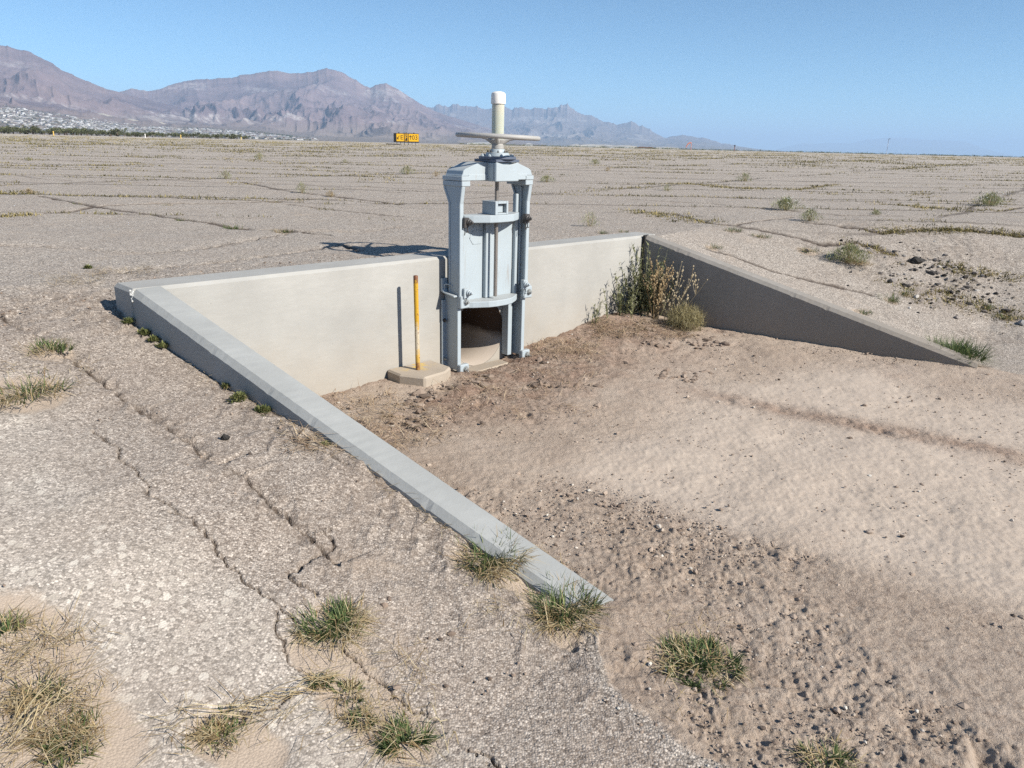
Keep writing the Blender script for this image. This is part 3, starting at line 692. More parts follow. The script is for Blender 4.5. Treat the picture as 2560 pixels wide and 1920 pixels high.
# ------------------------------------------------------------------ sluice gate  (local: x along wall, y = -outward, z up from its foot)
GZ = -.99
gate = empty('sluice_gate', A + HD * GS + np.array([0, 0, GZ])); gate.matrix_world = frame_matrix(A + HD * GS + np.array([0, 0, GZ]), HD)
tag(gate, 'pale blue grey cast iron sluice gate with a raised slide in front of the headwall', 'sluice gate')
def Y(v): return -v
def Zg(z): return z - GZ
def bolt_obj(parent, c, r=.02, h=.022, axis='y', sgn=-1, shank=.012, mt=None):
    return MB().hexbolt(c, r, h, axis, sgn, shank).build('bolt', mt or M_BOLT, parent)
for sg in (-1, 1):
    X_ = lambda u: sg * u
    # lower guide rail: wall flange, web, front lip, inner seat, ribs
    r = MB(); pr = lambda u0, u1, v0, v1, z0, z1: r.box(min(X_(u0), X_(u1)), max(X_(u0), X_(u1)), Y(v1), Y(v0), Zg(z0), Zg(z1))
    r.prism([(X_(.445), Y(.004)), (X_(.445), Y(.028)), (X_(.40), Y(.028)), (X_(.40), Y(.150)), (X_(.405), Y(.178)), (X_(.366), Y(.178)), (X_(.366), Y(.150)),
             (X_(.384), Y(.146)), (X_(.384), Y(.03)), (X_(.335), Y(.03)), (X_(.335), Y(.085)), (X_(.285), Y(.085)), (X_(.285), Y(.004))], Zg(-.955), Zg(-.36), 'z')
    rail = r.build('guide_rail', M_PAINT, gate, .003)
    # top and bottom lugs tying the rail to the wall flange
    lug = MB()
    lug.prism([(Y(.004), Zg(-.175)), (Y(.028), Zg(-.175)), (Y(.03), Zg(-.262)), (Y(.048), Zg(-.285)), (Y(.176), Zg(-.305)), (Y(.176), Zg(-.40)), (Y(.05), Zg(-.395)), (Y(.03), Zg(-.41)), (Y(.004), Zg(-.41))],
              min(X_(.402), X_(.385)), max(X_(.402), X_(.385)), 'x')
    lug.prism([(Y(.004), Zg(-.175)), (Y(.028), Zg(-.175)), (Y(.031), Zg(-.262)), (Y(.05), Zg(-.285)), (Y(.178), Zg(-.303)), (Y(.178), Zg(-.318)), (Y(.04), Zg(-.298)), (Y(.004), Zg(-.285))],
              min(X_(.447), X_(.40)), max(X_(.447), X_(.40)), 'x')
    lug.build('upper_lug', M_PAINT, gate, .004)
    # front pads with bolts: both reach to the same side, as cast
    x0 = -.402 if sg < 0 else .352
    pd = MB(); pd.box(x0, x0 + .10, Y(.216), Y(.172), Zg(-.412), Zg(-.305)); p_ = pd.build('bolt_pad', M_PAINT, gate, .006)
    bolt_obj(p_, (x0 + .057, Y(.216), Zg(-.358)), .021, .02)
    pd = MB(); pd.box(x0, x0 + .10, Y(.212), Y(.165), Zg(-.985), Zg(-.90)); pd.box(x0 if sg < 0 else x0 + .03, x0 + (.05 if sg < 0 else .055), Y(.17), Y(.02), Zg(-.955), Zg(-.925))
    p_ = pd.build('bolt_pad', M_PAINT, gate, .006); bolt_obj(p_, (x0 + .06, Y(.212), Zg(-.945)), .021, .02)
    # wall bolts on the flange
    bolt_obj(rail, (X_(.424), Y(.028), Zg(-.535)), .013, .016, mt=M_BLACK); bolt_obj(rail, (X_(.424), Y(.028), Zg(-.875)), .012, .014)
    # upper post: flared web with front and back flanges
    post = MB()
    web = [(Y(.058), Zg(-.36)), (Y(.058), Zg(.44)), (Y(.05), Zg(.46)), (Y(-.004), Zg(.56)), (Y(-.004), Zg(.60)), (Y(.228), Zg(.60)), (Y(.228), Zg(.57)), (Y(.208), Zg(.46)), (Y(.204), Zg(.44)), (Y(.204), Zg(-.36))]
    post.prism(web, min(X_(.386), X_(.398)), max(X_(.386), X_(.398)), 'x')
    fl = [(Y(.180), Zg(-.33)), (Y(.180), Zg(.437)), (Y(.186), Zg(.462)), (Y(.206), Zg(.575)), (Y(.228), Zg(.575)), (Y(.2085), Zg(.459)), (Y(.2045), Zg(.44)), (Y(.2045), Zg(-.33))]
    bk = [(Y(.0575), Zg(-.36)), (Y(.0575), Zg(.441)), (Y(-.004), Zg(.562)), (Y(-.004), Zg(.585)), (Y(.012), Zg(.585)), (Y(.02), Zg(.562)), (Y(.078), Zg(.446)), (Y(.078), Zg(-.36))]
    post.prism(fl, min(X_(.405), X_(.366)), max(X_(.405), X_(.366)), 'x'); post.prism(bk, min(X_(.405), X_(.372)), max(X_(.405), X_(.372)), 'x')
    post.prism([(Y(.11), Zg(-.30)), (Y(.11), Zg(.56)), (Y(.128), Zg(.56)), (Y(.128), Zg(-.30))], min(X_(.365), X_(.388)), max(X_(.365), X_(.388)), 'x')
    post.prism([(Y(.231), Zg(.578)), (Y(.231), Zg(.6185)), (Y(-.007), Zg(.6185)), (Y(-.007), Zg(.578))], min(X_(.408), X_(.318)), max(X_(.408), X_(.318)), 'x')
    post.build('frame_post', M_PAINT, gate, .004)
# small drop handle clamped to the left flange
hb = MB(); hb.tube([(-.426, Y(.03), Zg(-.225)), (-.424, Y(.05), Zg(-.222)), (-.405, Y(.085), Zg(-.226)), (-.398, Y(.10), Zg(-.228)), (-.397, Y(.104), Zg(-.238))], .0065, 10)
hb.tube([(-.428, Y(.036), Zg(-.222)), (-.428, Y(.036), Zg(-.276))], [.009, .004], 8)
hb.build('clamp_screw', M_PAINT, gate)
# yoke
yk = MB()
for sg in (-1, 1):
    yk.box(min(sg * .318, sg * .412), max(sg * .318, sg * .412), Y(.234), Y(-.009), Zg(.621), Zg(.657))      # end pads
    out = [(sg * .405, Zg(.657)), (sg * .395, Zg(.672)), (sg * .385, Zg(.70)), (sg * .36, Zg(.715)), (sg * .215, Zg(.762)), (sg * .12, Zg(.7655)), (sg * .12, Zg(.657))]
    yk.prism(out, Y(.2245), Y(.02), 'y')
yk.box(-.335, .335, Y(.228), Y(-.003), Zg(.6225), Zg(.672))
blk = MB(); R_ = .131
arc = [(-R_, Zg(.616)), (-R_, Zg(.766))] + [(R_ * (-.86 + 1.72 * i / 10), Zg(.766 - .019 * math.sin(math.pi * i / 10))) for i in range(11)] + [(R_, Zg(.766)), (R_, Zg(.616))]
blk.prism(arc, Y(.331), Y(.30), 'y'); blk.box(-R_ + .001, R_ - .001, Y(.301), Y(.05), Zg(.6165), Zg(.764))
yo = yk.build('yoke', M_PAINT, gate, .004); blk.build('yoke_boss', M_PAINT, yo, .006)
for sx in (-1, 1):
    for vv in (.035, .19): bolt_obj(yo, (sx * .375, Y(vv), Zg(.657)), .014, .014, 'z', 1, .008, M_PAINT)
bolt_obj(yo, (-.30, Y(.206), Zg(.672)), .014, .012, 'z', 1, .004, M_PAINT)
# pedestal plates and lift housing
AX = (0.005, Y(.2))
M_PLATE = simple('dark blue grey plate', (.10, .12, .165), .5, 0, .15, 20, .2)
q = MB(); q.box(AX[0] - .135, AX[0] + .13, AX[1] - .128, AX[1] + .135, Zg(.7675), Zg(.789)); q.build('base_plate', M_PLATE, gate, .003)
q = MB(); q.lathe([(.152, Zg(.7895)), (.154, Zg(.792)), (.154, Zg(.809)), (.152, Zg(.811))], (*AX, 0), 56); fp = q.build('flange_plate', M_PLATE, gate)
for k in range(8):
    a = 2 * math.pi * (k + .35) / 8; bolt_obj(fp, (AX[0] + .128 * math.cos(a), AX[1] + .128 * math.sin(a), Zg(.811)), .0125, .013, 'z', 1, .004, M_PAINT)
q = MB(); q.lathe([(.1, Zg(.8115)), (.1, Zg(.82)), (.094, Zg(.834)), (.094, Zg(.84)), (.088, Zg(.841)), (.064, Zg(.842)), (.057, Zg(.864)), (.055, Zg(.868)), (.046, Zg(.869))], (*AX, 0), 48)
hs = q.build('lift_housing', M_PAINT, gate)
for k in range(8):
    a = 2 * math.pi * (k + .1) / 8; bolt_obj(hs, (AX[0] + .079 * math.cos(a), AX[1] + .079 * math.sin(a), Zg(.841)), .0075, .010, 'z', 1, .006, M_BLACK)
# handwheel: hub, four spokes rising to the rim
w = MB(); RW = .330; WZ = Zg(.966)
w.lathe([(.046, Zg(.8695)), (.049, Zg(.872)), (.049, Zg(.903)), (.047, Zg(.905)), (.0455, Zg(.91)), (.056, Zg(.925)), (.062, Zg(.94)), (.0525, Zg(.946))], (*AX, 0), 40)
w.tube([(AX[0] + RW * math.cos(2 * math.pi * i / 72), AX[1] + RW * math.sin(2 * math.pi * i / 72), WZ) for i in range(72)], .0185, 14, True)
for k in range(4):
    a = 2 * math.pi * k / 4 + rad(40); c, s_ = math.cos(a), math.sin(a)
    pts = [(AX[0] + c * q_, AX[1] + s_ * q_, Zg(zq)) for q_, zq in ((.035, .925), (.062, .936), (.095, .952), (.15, .961), (.24, .964), (.32, .966))]
    w.tube(pts, [.026, .021, .016, .0125, .012, .012], 10)
wh = w.build('handwheel', M_CAST, gate)
tl_ = Matrix.Translation(Vector((*AX, Zg(.87)))) @ Matrix.Rotation(rad(1.5), 4, Vector((.71, .71, 0)) ) @ Matrix.Translation(-Vector((*AX, Zg(.87))))
wh.matrix_local = tl_
# stem with threads
sb_ = MB(); prof = [(.012, Zg(-.352))]; z = -.35
while z < .62:
    prof += [(.0145, Zg(z)), (.0178, Zg(z + .003)), (.0178, Zg(z + .0055)), (.0145, Zg(z + .0085))]; z += .0095
prof += [(.0145, Zg(.64))]; sb_.lathe(prof, (*AX, 0), 20); sb_.build('stem', M_STEM, gate)
# clear stem cover with cap
tb = MB(); tb.lathe([(.049, Zg(.9455)), (.0505, Zg(.947)), (.0505, Zg(1.215)), (.049, Zg(1.2155))], (*AX, 0), 40); tc = tb.build('stem_cover', M_TUBE, gate)
cpb = MB(); cpb.lathe([(.052, Zg(1.2157)), (.0585, Zg(1.217)), (.059, Zg(1.222)), (.0585, Zg(1.285)), (.055, Zg(1.298)), (.044, Zg(1.306)), (.026, Zg(1.311)), (.004, Zg(1.3125))], (*AX, 0), 44); cpb.build('cap', M_WHITE, tc)
# slide
sd = MB()
sd.box(-.30, .30, Y(.10), Y(.075), Zg(-.405), Zg(.345))
for zlo, zhi in ((-.425, -.372), (.283, .345)):
    sd.prism([(-.32, Y(.098)), (-.32, Y(.155)), (-.255, Y(.20)), (-.13, Y(.268)), (-.05, Y(.283)), (.06, Y(.283)), (.15, Y(.265)), (.255, Y(.205)), (.32, Y(.155)), (.32, Y(.098))], Zg(zlo), Zg(zhi), 'z')
sd.prism([(-.052, Y(.099)), (-.052, Y(.138)), (-.02, Y(.138)), (.03, Y(.118)), (.05, Y(.099))], Zg(-.3725), Zg(.2835), 'z')
for sg in (-1, 1):
    sd.box(min(sg * .335, sg * .302), max(sg * .335, sg * .302), Y(.135), Y(.09), Zg(-.43), Zg(.50))
slide = sd.build('slide', M_PAINT, gate, .005)
nb = MB(); fy = Y(.275)
nb.box(-.078, -.048, fy, Y(.11), Zg(.3455), Zg(.456)); nb.box(.05, .072, fy, Y(.11), Zg(.3455), Zg(.456))
nb.box(-.0485, .0505, fy + .001, Y(.111), Zg(.3456), Zg(.360)); nb.box(-.0485, .0505, fy + .001, Y(.111), Zg(.434), Zg(.4555)); nb.box(-.0485, .0505, Y(.13), Y(.112), Zg(.36), Zg(.434))
nb.box(-.036, .04, fy + .035, Y(.131), Zg(.361), Zg(.428))
nb.build('nut_pocket', M_PAINT, slide, .003)
# cast marks on the slide: size figures and a hexagonal arrow outline
mk = MB(); y0, y1 = Y(.1035), Y(.099)
def stroke(pts, w_=.006):
    for (ax, az), (bx, bz) in zip(pts[:-1], pts[1:]):
        L = math.hypot(bx - ax, bz - az) + 1e-6; nx, nz = -(bz - az) / L * w_ / 2, (bx - ax) / L * w_ / 2; ex, ez = (bx - ax) / L * w_ * .4, (bz - az) / L * w_ * .4
        mk.prism([(ax + nx - ex, az + nz - ez), (bx + nx + ex, bz + nz + ez), (bx - nx + ex, bz - nz + ez), (ax - nx - ex, az - nz - ez)], y0, y1, 'y')
ox, oz = -.205, Zg(.105)
stroke([(ox + .135, oz + .075), (ox + .125, oz + .10), (ox + .035, oz + .10), (ox, oz + .045), (ox + .035, oz - .005), (ox + .125, oz - .005)], .009)
stroke([(ox + .035, oz + .17), (ox + .04, oz + .185), (ox + .055, oz + .19), (ox + .066, oz + .18), (ox + .063, oz + .165), (ox + .033, oz + .135), (ox + .068, oz + .135)], .005)
stroke([(ox + .105, oz + .135), (ox + .105, oz + .19), (ox + .078, oz + .152), (ox + .115, oz + .152)], .005)
mk.build('cast_mark', M_PAINT, slide)
# wedges
for sg in (-1, 1):
    for zc, mt in ((.292, M_BLACK), (-.285, M_PAINT)):
        lw = MB(); xc = sg * .352
        lw.prism([(xc - .028, Zg(zc - .042)), (xc + .026, Zg(zc - .034)), (xc + .028, Zg(zc + .04)), (xc - .026, Zg(zc + .044))], Y(.232), Y(.192), 'y')
        wd = lw.build('wedge', mt, gate, .004)
        ct = xc + (.018 if sg < 0 else -.002)
        nt_ = MB(); nt_.lathe([(.026, 0), (.026, .012), (.020, .016), (.018, .03), (.011, .032), (.010, .048), (.005, .052)], (ct, Y(.232), Zg(zc + .005)), 14, Matrix.Rotation(math.pi / 2, 3, 'X'))
        nt_.build('lock_nut', mt, wd)
        h_ = MB(); h_.tube([(xc - .012, Y(.215), Zg(zc - .03)), (xc - .01, Y(.218), Zg(zc - .075)), (xc - .014, Y(.216), Zg(zc - .10))], [.006, .005, .0035], 8)
        h_.tube([(xc + .012, Y(.222), Zg(zc - .03)), (xc + .012, Y(.222), Zg(zc - .072))], .005, 8); h_.box(xc + .002, xc + .024, Y(.228), Y(.216), Zg(zc - .078), Zg(zc - .071))
        h_.build('adjusting_screw', mt, wd)

# ------------------------------------------------------------------ plants: blades, leaves, stems
def blades(base, az, lean, L, W, curve, nseg=3):
    """curved tapering blades as quads; all arguments per blade"""
    n = len(base); rows = []
    dx, dy = np.cos(az), np.sin(az); px, py = -dy, dx
    P = base.copy(); th = lean.copy(); out = []
    for k in range(nseg + 1):
        w = W * (1 - (k / nseg) ** 1.6 * .93) * .5
        out.append(np.stack([P[:, 0] - px * w, P[:, 1] - py * w, P[:, 2]], -1)); out.append(np.stack([P[:, 0] + px * w, P[:, 1] + py * w, P[:, 2]], -1))
        st = L / nseg
        P = P + np.stack([dx * np.sin(th) * st, dy * np.sin(th) * st, np.cos(th) * st], -1); th = th + curve / nseg
    V = np.stack(out, 1).reshape(-1, 3); nv = 2 * (nseg + 1)
    q = np.array([[2 * k, 2 * k + 1, 2 * k + 3, 2 * k + 2] for k in range(nseg)])
    Q = (np.arange(n)[:, None, None] * nv + q[None]).reshape(-1, 4)
    return V, Q, nv
def join(parts):
    Vs, Qs, Ts, o = [], [], [], 0
    for V, Q, t in parts: Vs.append(V); Qs.append(Q + o); Ts.append(t); o += len(V)
    return np.concatenate(Vs), np.concatenate(Qs), np.concatenate(Ts)
def tuft_parts(R, Hh, n, green):
    ng = int(n * green); nd = n - ng; res = []
    for cnt, dry in ((ng, False), (nd, True)):
        if cnt < 3: res.append(None); continue
        nsub = max(5, int(16 * (R / .12)))
        cc = rng.normal(0, .45, (nsub, 2)) * R; ci = rng.integers(0, nsub, cnt)
        xy = cc[ci] + rng.normal(0, .16, (cnt, 2)) * R
        rr = np.hypot(xy[:, 0], xy[:, 1]); far = rr > R * .95; xy[far] *= (R * .95 / rr[far])[:, None]
        az = np.arctan2(xy[:, 1], xy[:, 0]) + rng.normal(0, .9, cnt)
        lean = np.abs(rng.normal(.75 if not dry else 1.05, .4, cnt)); L = Hh * rng.uniform(.35, 1.0, cnt) * (1.15 if dry else .95)
        W = np.clip(rng.uniform(.6, 1.3, cnt) * (.0046 if not dry else .0034), .002, .012) * (max(1, R / .12) ** .5)
        base = np.column_stack([xy, np.full(cnt, -.012)])
        if dry:
            flat = rng.random(cnt) < .35; lean[flat] = rng.uniform(1.25, 1.6, flat.sum()); base[flat, 2] = rng.uniform(.0, .02, flat.sum()); L[flat] *= 1.2
        V, Q, nv = blades(base, az, lean, L, W, rng.uniform(.1, 1.0, cnt))
        V[:, 2] = np.maximum(V[:, 2], -.015)
        tint = np.repeat(np.clip(rng.normal(.45 if not dry else .55, .27, cnt), 0, 1), nv)
        res.append((V, Q, tint))
    return res
def px2m(p, px): return px / F_PX * float((p - EYE) @ FW)
for px, py, rp, green, hp, n, label in TUFTS:
    p = at(px, py + hp * .25); R = px2m(p, rp); Hh = px2m(p, hp) * 1.05
    o = empty('grass_tuft', p); tag(o, label, 'grass tuft', 'grass tufts in the cracks')
    g_, d_ = tuft_parts(R, Hh, n, green)
    if g_ is not None: link('green_blades', np_mesh('green_blades', g_[0], g_[1], M_GREEN, True, {'tint': g_[2]}), o)
    if d_ is not None: link('dry_blades', np_mesh('dry_blades', d_[0], d_[1], M_STRAW, True, {'tint': d_[2]}), o)
def leaf_cloud(n, R, Hh, L, W, rngz=.0):
    ph = rng.uniform(0, 2 * np.pi, n); u = rng.random(n) ** .5; zz = rng.random(n)
    prof = np.sqrt(np.clip(1 - (zz * 1.0) ** 2, .05, 1)) * (.55 + .6 * np.sqrt(np.minimum(zz * 3, 1)))
    lob = 1 + .3 * np.sin(ph * 3 + rng.uniform(0, 6)) + .18 * np.sin(ph * 5 + rng.uniform(0, 6))
    base = np.column_stack([np.cos(ph) * u * R * prof * lob, np.sin(ph) * u * R * prof * lob, zz * Hh * (1 - .25 * u * lob)])
    return blades(base, ph + rng.normal(0, .8, n), rng.uniform(.2, 1.5, n), L * rng.uniform(.6, 1.3, n), W * rng.uniform(.7, 1.3, n), rng.uniform(-.3, .8, n), 2)
def stems_of(n, R, Hh, w):
    az = rng.uniform(0, 2 * np.pi, n)
    base = np.column_stack([rng.normal(0, .08, n) * R, rng.normal(0, .08, n) * R, np.full(n, -.02)])
    return blades(base, az, rng.uniform(.05, .8, n), Hh * rng.uniform(.7, 1.15, n), np.full(n, w), rng.uniform(-.2, .4, n), 3)
for px, py, r, label in WEEDS:
    p = at(px, py); R = px2m(p, r); V, Q, nv = leaf_cloud(int(110 + R * 1800), R * .8, R * .62, .022, .009)
    tint = np.repeat(rng.beta(2, 2, len(V) // nv), nv)
    o = tag(link('weed', np_mesh('weed', V, Q, M_WEED, False, {'tint': tint})), label, 'weed', 'weeds at the foot of the near walls'); o.location = p + NL * R * .45
for px, py, wp_, hp, kind, label in BUSHES:
    p = at(px, py); R = px2m(p, wp_) * .5; Hh = px2m(p, hp); big = max(R, .1)
    o = empty('shrub', p); tag(o, label, 'shrub', 'scattered shrubs on the pavement')
    n = 300; lf, lw = big * .34, big * .045
    if kind in (2,): n, lf, lw = 260, big * .3, big * .045
    if kind == 4: n, lf, lw = 1500, big * .22, big * .03
    if kind == 3: n = 520
    V, Q, nv = leaf_cloud(n, R, Hh * .92, lf, lw); tint = np.repeat(np.clip(rng.normal(.55, .25, n), 0, 1), nv)
    fm = M_STRAW if kind == 1 else M_SHRUB
    link('foliage', np_mesh('foliage', V, Q, fm, False, {'tint': tint}), o)
    V, Q, nv = stems_of(34, R, Hh * 1.3, big * .022); link('stems', np_mesh('stems', V, Q, M_STRAW, False, {'tint': np.repeat(rng.random(34), nv)}), o)
    if kind == 3:
        bmf = bmesh.new()
        for k in range(34):
            a = rng.uniform(0, 6.28); u = rng.random() ** .5 * R * 1.05; zz = Hh * rng.uniform(.5, 1.1)
            bmesh.ops.create_icosphere(bmf, subdivisions=1, radius=big * rng.uniform(.02, .04), matrix=Matrix.Translation((u * math.cos(a), u * math.sin(a), zz)))
        me = D.meshes.new('flowers'); bmf.to_mesh(me); bmf.free(); me.materials.append(M_FLOWER); link('flowers', me, o)
    if kind == 4:
        g_ = tuft_parts(R * .9, Hh * .4, 500, 0.02)[1]; lk = link('dry_skirt', np_mesh('dry_skirt', g_[0], g_[1], M_STRAW, True, {'tint': g_[2]}), o); lk.location = (R * .25, -R * .25, 0)

# plants in the far corner
def stalk_path(base, az, lean, L, bend, n=7):
    P = np.array(base, float); th = lean; out = [P.copy()]
    for k in range(n):
        P = P + np.array([math.cos(az) * math.sin(th), math.sin(az) * math.sin(th), math.cos(th)]) * L / n; th += bend / n; az += random.uniform(-.12, .12); out.append(P.copy())
    return np.array(out)
def ribbon(path, w0, w1):
    """thin square stem along a path"""
    n = len(path); V = []
    for i, p in enumerate(path):
        w = w0 + (w1 - w0) * i / (n - 1)
        for a in range(4): V.append(p + np.array([math.cos(a * math.pi / 2) * w, math.sin(a * math.pi / 2) * w, 0]))
    Q = [[4 * i + a, 4 * i + (a + 1) % 4, 4 * i + 4 + (a + 1) % 4, 4 * i + 4 + a] for i in range(n - 1) for a in range(4)]
    return np.array(V), np.array(Q)
def leafy_plant(px, py, nst, Hh, spread, leafL, leafW, label, nleaf=22, wall_dir=None):
    p = at(px, py); o = empty('tall_weed', p); tag(o, label, 'weed', 'tall weeds in the far corner')
    sp_, lp = [], []
    for k in range(nst):
        az = random.uniform(0, 6.28); b = (random.gauss(0, spread * .35), random.gauss(0, spread * .25), -.02)
        path = stalk_path(b, az, random.uniform(.02, .5), Hh * random.uniform(.45, 1.0), random.uniform(-.15, .3), 9)
        V, Q = ribbon(path, .0032, .0016); sp_.append((V, Q, np.full(len(V), random.random())))
        m_ = int(nleaf * random.uniform(.7, 1.2)); ii = rng.uniform(1, len(path) - 1.01, m_); i0 = ii.astype(int); f = (ii - i0)[:, None]
        base = path[i0] * (1 - f) + path[i0 + 1] * f
        V, Q, nv = blades(base, rng.uniform(0, 6.28, m_), rng.uniform(.5, 1.3, m_), leafL * rng.uniform(.6, 1.25, m_) * (1.1 - .4 * ii / len(path)), leafW * rng.uniform(.7, 1.2, m_), rng.uniform(0, 1.1, m_), 3)
        lp.append((V, Q, np.repeat(np.clip(rng.normal(.5, .25, m_), 0, 1), nv)))
    V, Q, t = join(sp_); link('stems', np_mesh('stems', V, Q, M_GREYG, False, {'tint': t}), o)
    V, Q, t = join(lp); link('leaves', np_mesh('leaves', V, Q, M_GREYG, False, {'tint': t}), o)
leafy_plant(1604, 785, 38, .84, .24, .085, .015, 'tallest grey green leafy weed against the joint in the far corner', 30)
leafy_plant(1562, 791, 12, .52, .13, .08, .015, 'shorter blue green leafy weed left of the tallest one at the headwall', 22)
leafy_plant(1512, 799, 4, .36, .10, .075, .013, 'sparse leafy sprig against the headwall, second from the left end of the weeds', 13)
leafy_plant(1487, 809, 4, .27, .07, .075, .013, 'leftmost small sprig at the foot of the headwall right of the gate', 11)
def seed_plant(px, py, stems, label, mt, branch=5, seeds=5, hs=.008):
    p = at(px, py); o = empty('dead_weed', p); tag(o, label, 'dead weed', 'dead weeds in the far corner'); sp_ = []; pts = []
    for (az, lean, L) in stems:
        b0 = (random.gauss(0, .02), random.gauss(0, .02), -.02)
        main = stalk_path(b0, az, lean, L, random.uniform(-.1, .15), 9); V, Q = ribbon(main, .0036, .0018); sp_.append((V, Q, np.full(len(V), random.random()))); pts.append(main[-1])
        for k in range(branch):
            i = random.randint(3, 8); br = stalk_path(main[i], random.uniform(0, 6.28), random.uniform(.25, .75), L * random.uniform(.12, .34), -.2, 4)
            V, Q = ribbon(br, .002, .0012); sp_.append((V, Q, np.full(len(V), random.random()))); pts.append(br[-1])
            for j in range(seeds - 3): pts.append(br[random.randint(1, 3)] + np.array([random.uniform(-.012, .012)] * 3))
    V, Q, t = join(sp_); link('stems', np_mesh('stems', V, Q, mt, False, {'tint': t}), o)
    bms = bmesh.new()
    for q_ in pts: bmesh.ops.create_icosphere(bms, subdivisions=1, radius=hs * random.uniform(.7, 1.25), matrix=Matrix.Translation(Vector(q_)) @ Matrix.Diagonal((1, 1, 1.3, 1)))
    me = D.meshes.new('seed_heads'); bms.to_mesh(me); bms.free(); me.materials.append(mt if mt is M_OCHRE else M_SEED)
    a = me.attributes.new('tint', 'FLOAT', 'POINT'); a.data.foreach_set('value', rng.random(len(me.vertices)).astype(np.float32)); link('seed_heads', me, o)
seed_plant(1638, 797, [(random.uniform(0, 6.28), random.uniform(.02, .22), random.uniform(.38, .62)) for _ in range(24)], 'orange brown dead stalks right of the tallest leafy weed', M_OCHRE, 4, 6, .009)
seed_plant(1672, 806, [(.2, .10, .66), (2.4, .18, .50), (-.3, .35, .60), (.6, .3, .52), (-.5, .6, .60), (.1, .5, .46), (1.5, .2, .4)], 'pale branching dead weed with round seed heads before the shaded far wing wall', M_SEED, 5, 6, .0095)
def tangle(px, py, R, Hh, n, label, mt):
    p = at(px, py); az = rng.uniform(0, 6.28, n); ph = rng.uniform(0, 6.28, n); u = rng.random(n) ** .5
    base = np.column_stack([np.cos(ph) * u * R, np.sin(ph) * u * R, rng.random(n) ** 1.3 * Hh * np.sqrt(np.clip(1 - u * u * .8, 0, 1))])
    V, Q, nv = blades(base, az, rng.uniform(.2, 1.7, n), rng.uniform(.4, 1.1, n) * Hh * .55, np.full(n, .0035), rng.uniform(-1, 1.5, n), 3)
    V[:, 2] = np.maximum(V[:, 2], -.01)
    o = link('dry_bush', np_mesh('dry_bush', V, Q, mt, False, {'tint': np.repeat(np.clip(rng.normal(.5, .25, n), 0, 1), nv)})); o.location = p
    tag(o, label, 'dead bush')
tangle(1712, 820, .19, .24, 1900, 'tangled straw bush at the foot of the far wing wall', tinted('olive straw', [(0, (.16, .13, .06)), (.5, (.33, .28, .14)), (1, (.5, .44, .26))], .8, .1))

# loose straw on the dirt: one mass
def straw_mass():
    parts, brown = [], []
    zones = [((725, 985), (1000, 1130), 1000), ((940, 1010), (1120, 1120), 400), ((1480, 800), (1740, 850), 1500), ((1330, 850), (1500, 900), 600), ((1100, 900), (1500, 1050), 500), ((0, 1560), (230, 1915), 760), ((420, 1760), (700, 1900), 110), ((780, 1640), (1060, 1900), 260),
             ((1130, 1360), (1420, 1600), 160), ((1560, 1560), (1850, 1800), 60), ((2380, 700), (2560, 800), 500), ((2200, 690), (2420, 760), 300), ((110, 690), (260, 720), 260), ((240, 675), (400, 690), 200), ((690, 1060), (1160, 1341), 170), ((0, 900), (230, 1010), 160), ((1000, 880), (1500, 930), 0)]
    for (x0, y0), (x1, y1), n in zones:
        if n == 0: continue
        zk = 1.4 if y1 < 1140 and x0 > 650 and x1 < 1800 else 1.
        P = []
        for k in range(max(10, n // 6)):
            q_ = at(random.uniform(x0, x1), random.uniform(y0, y1)); P.append(q_)
        P = np.array(P)[rng.integers(0, len(P), n)] + np.column_stack([rng.normal(0, .03, (n, 2)), np.zeros(n)])
        if (x0, y0) == (690, 1060):
            t = rng.uniform(.6, 2.9, n); P = (A + DL * t[:, None] + NL * rng.uniform(.005, .06, n)[:, None]); 
        P[:, 2] = terrain(P[:, 0], P[:, 1]) + rng.uniform(.006, .03, n)
        ok = np.ones(n, bool); s, v, tl, ql, tr, qr = coords(P[:, 0], P[:, 1])
        ok &= ~((v > -.33) & (v < .02) & (s > -.1) & (s < 5.7)); ok &= ~((ql > -.26) & (ql < .0) & (tl > -.1) & (tl < 3.45)); ok &= ~((qr > -.02) & (qr < .25) & (tr > 0) & (tr < 3.4))
        ok &= ~((np.abs(s - GS) < .34) & (v < .2)) & ~((s > 1.88) & (s < 2.45) & (v < .38))
        P = P[ok]; n = len(P)
        V, Q, nv = blades(P, rng.uniform(0, 6.28, n), rng.uniform(1.3, 1.72, n), rng.uniform(.03, .13, n) * zk, rng.uniform(.0014, .003, n) * zk ** 1.3, rng.normal(0, .35, n), 3)
        (brown if zk > 1 else parts).append((V, Q, np.repeat(np.clip(rng.normal(.5, .28, n), 0, 1), nv)))
    mb_ = tinted('brown litter', [(0, (.17, .10, .06)), (.5, (.44, .31, .195)), (1, (.68, .55, .38))], .85, .1)
    V, Q, t = join(brown); tag(link('grass_litter', np_mesh('grass_litter', V, Q, mb_, False, {'tint': t})), 'brown dead grass litter on the dirt along the headwall', 'litter', kind='stuff')
    V, Q, t = join(parts); tag(link('dry_straw', np_mesh('dry_straw', V, Q, M_STRAW, False, {'tint': t})), 'scattered dry straw and dead grass stems lying on the ground', 'straw', kind='stuff')
straw_mass()
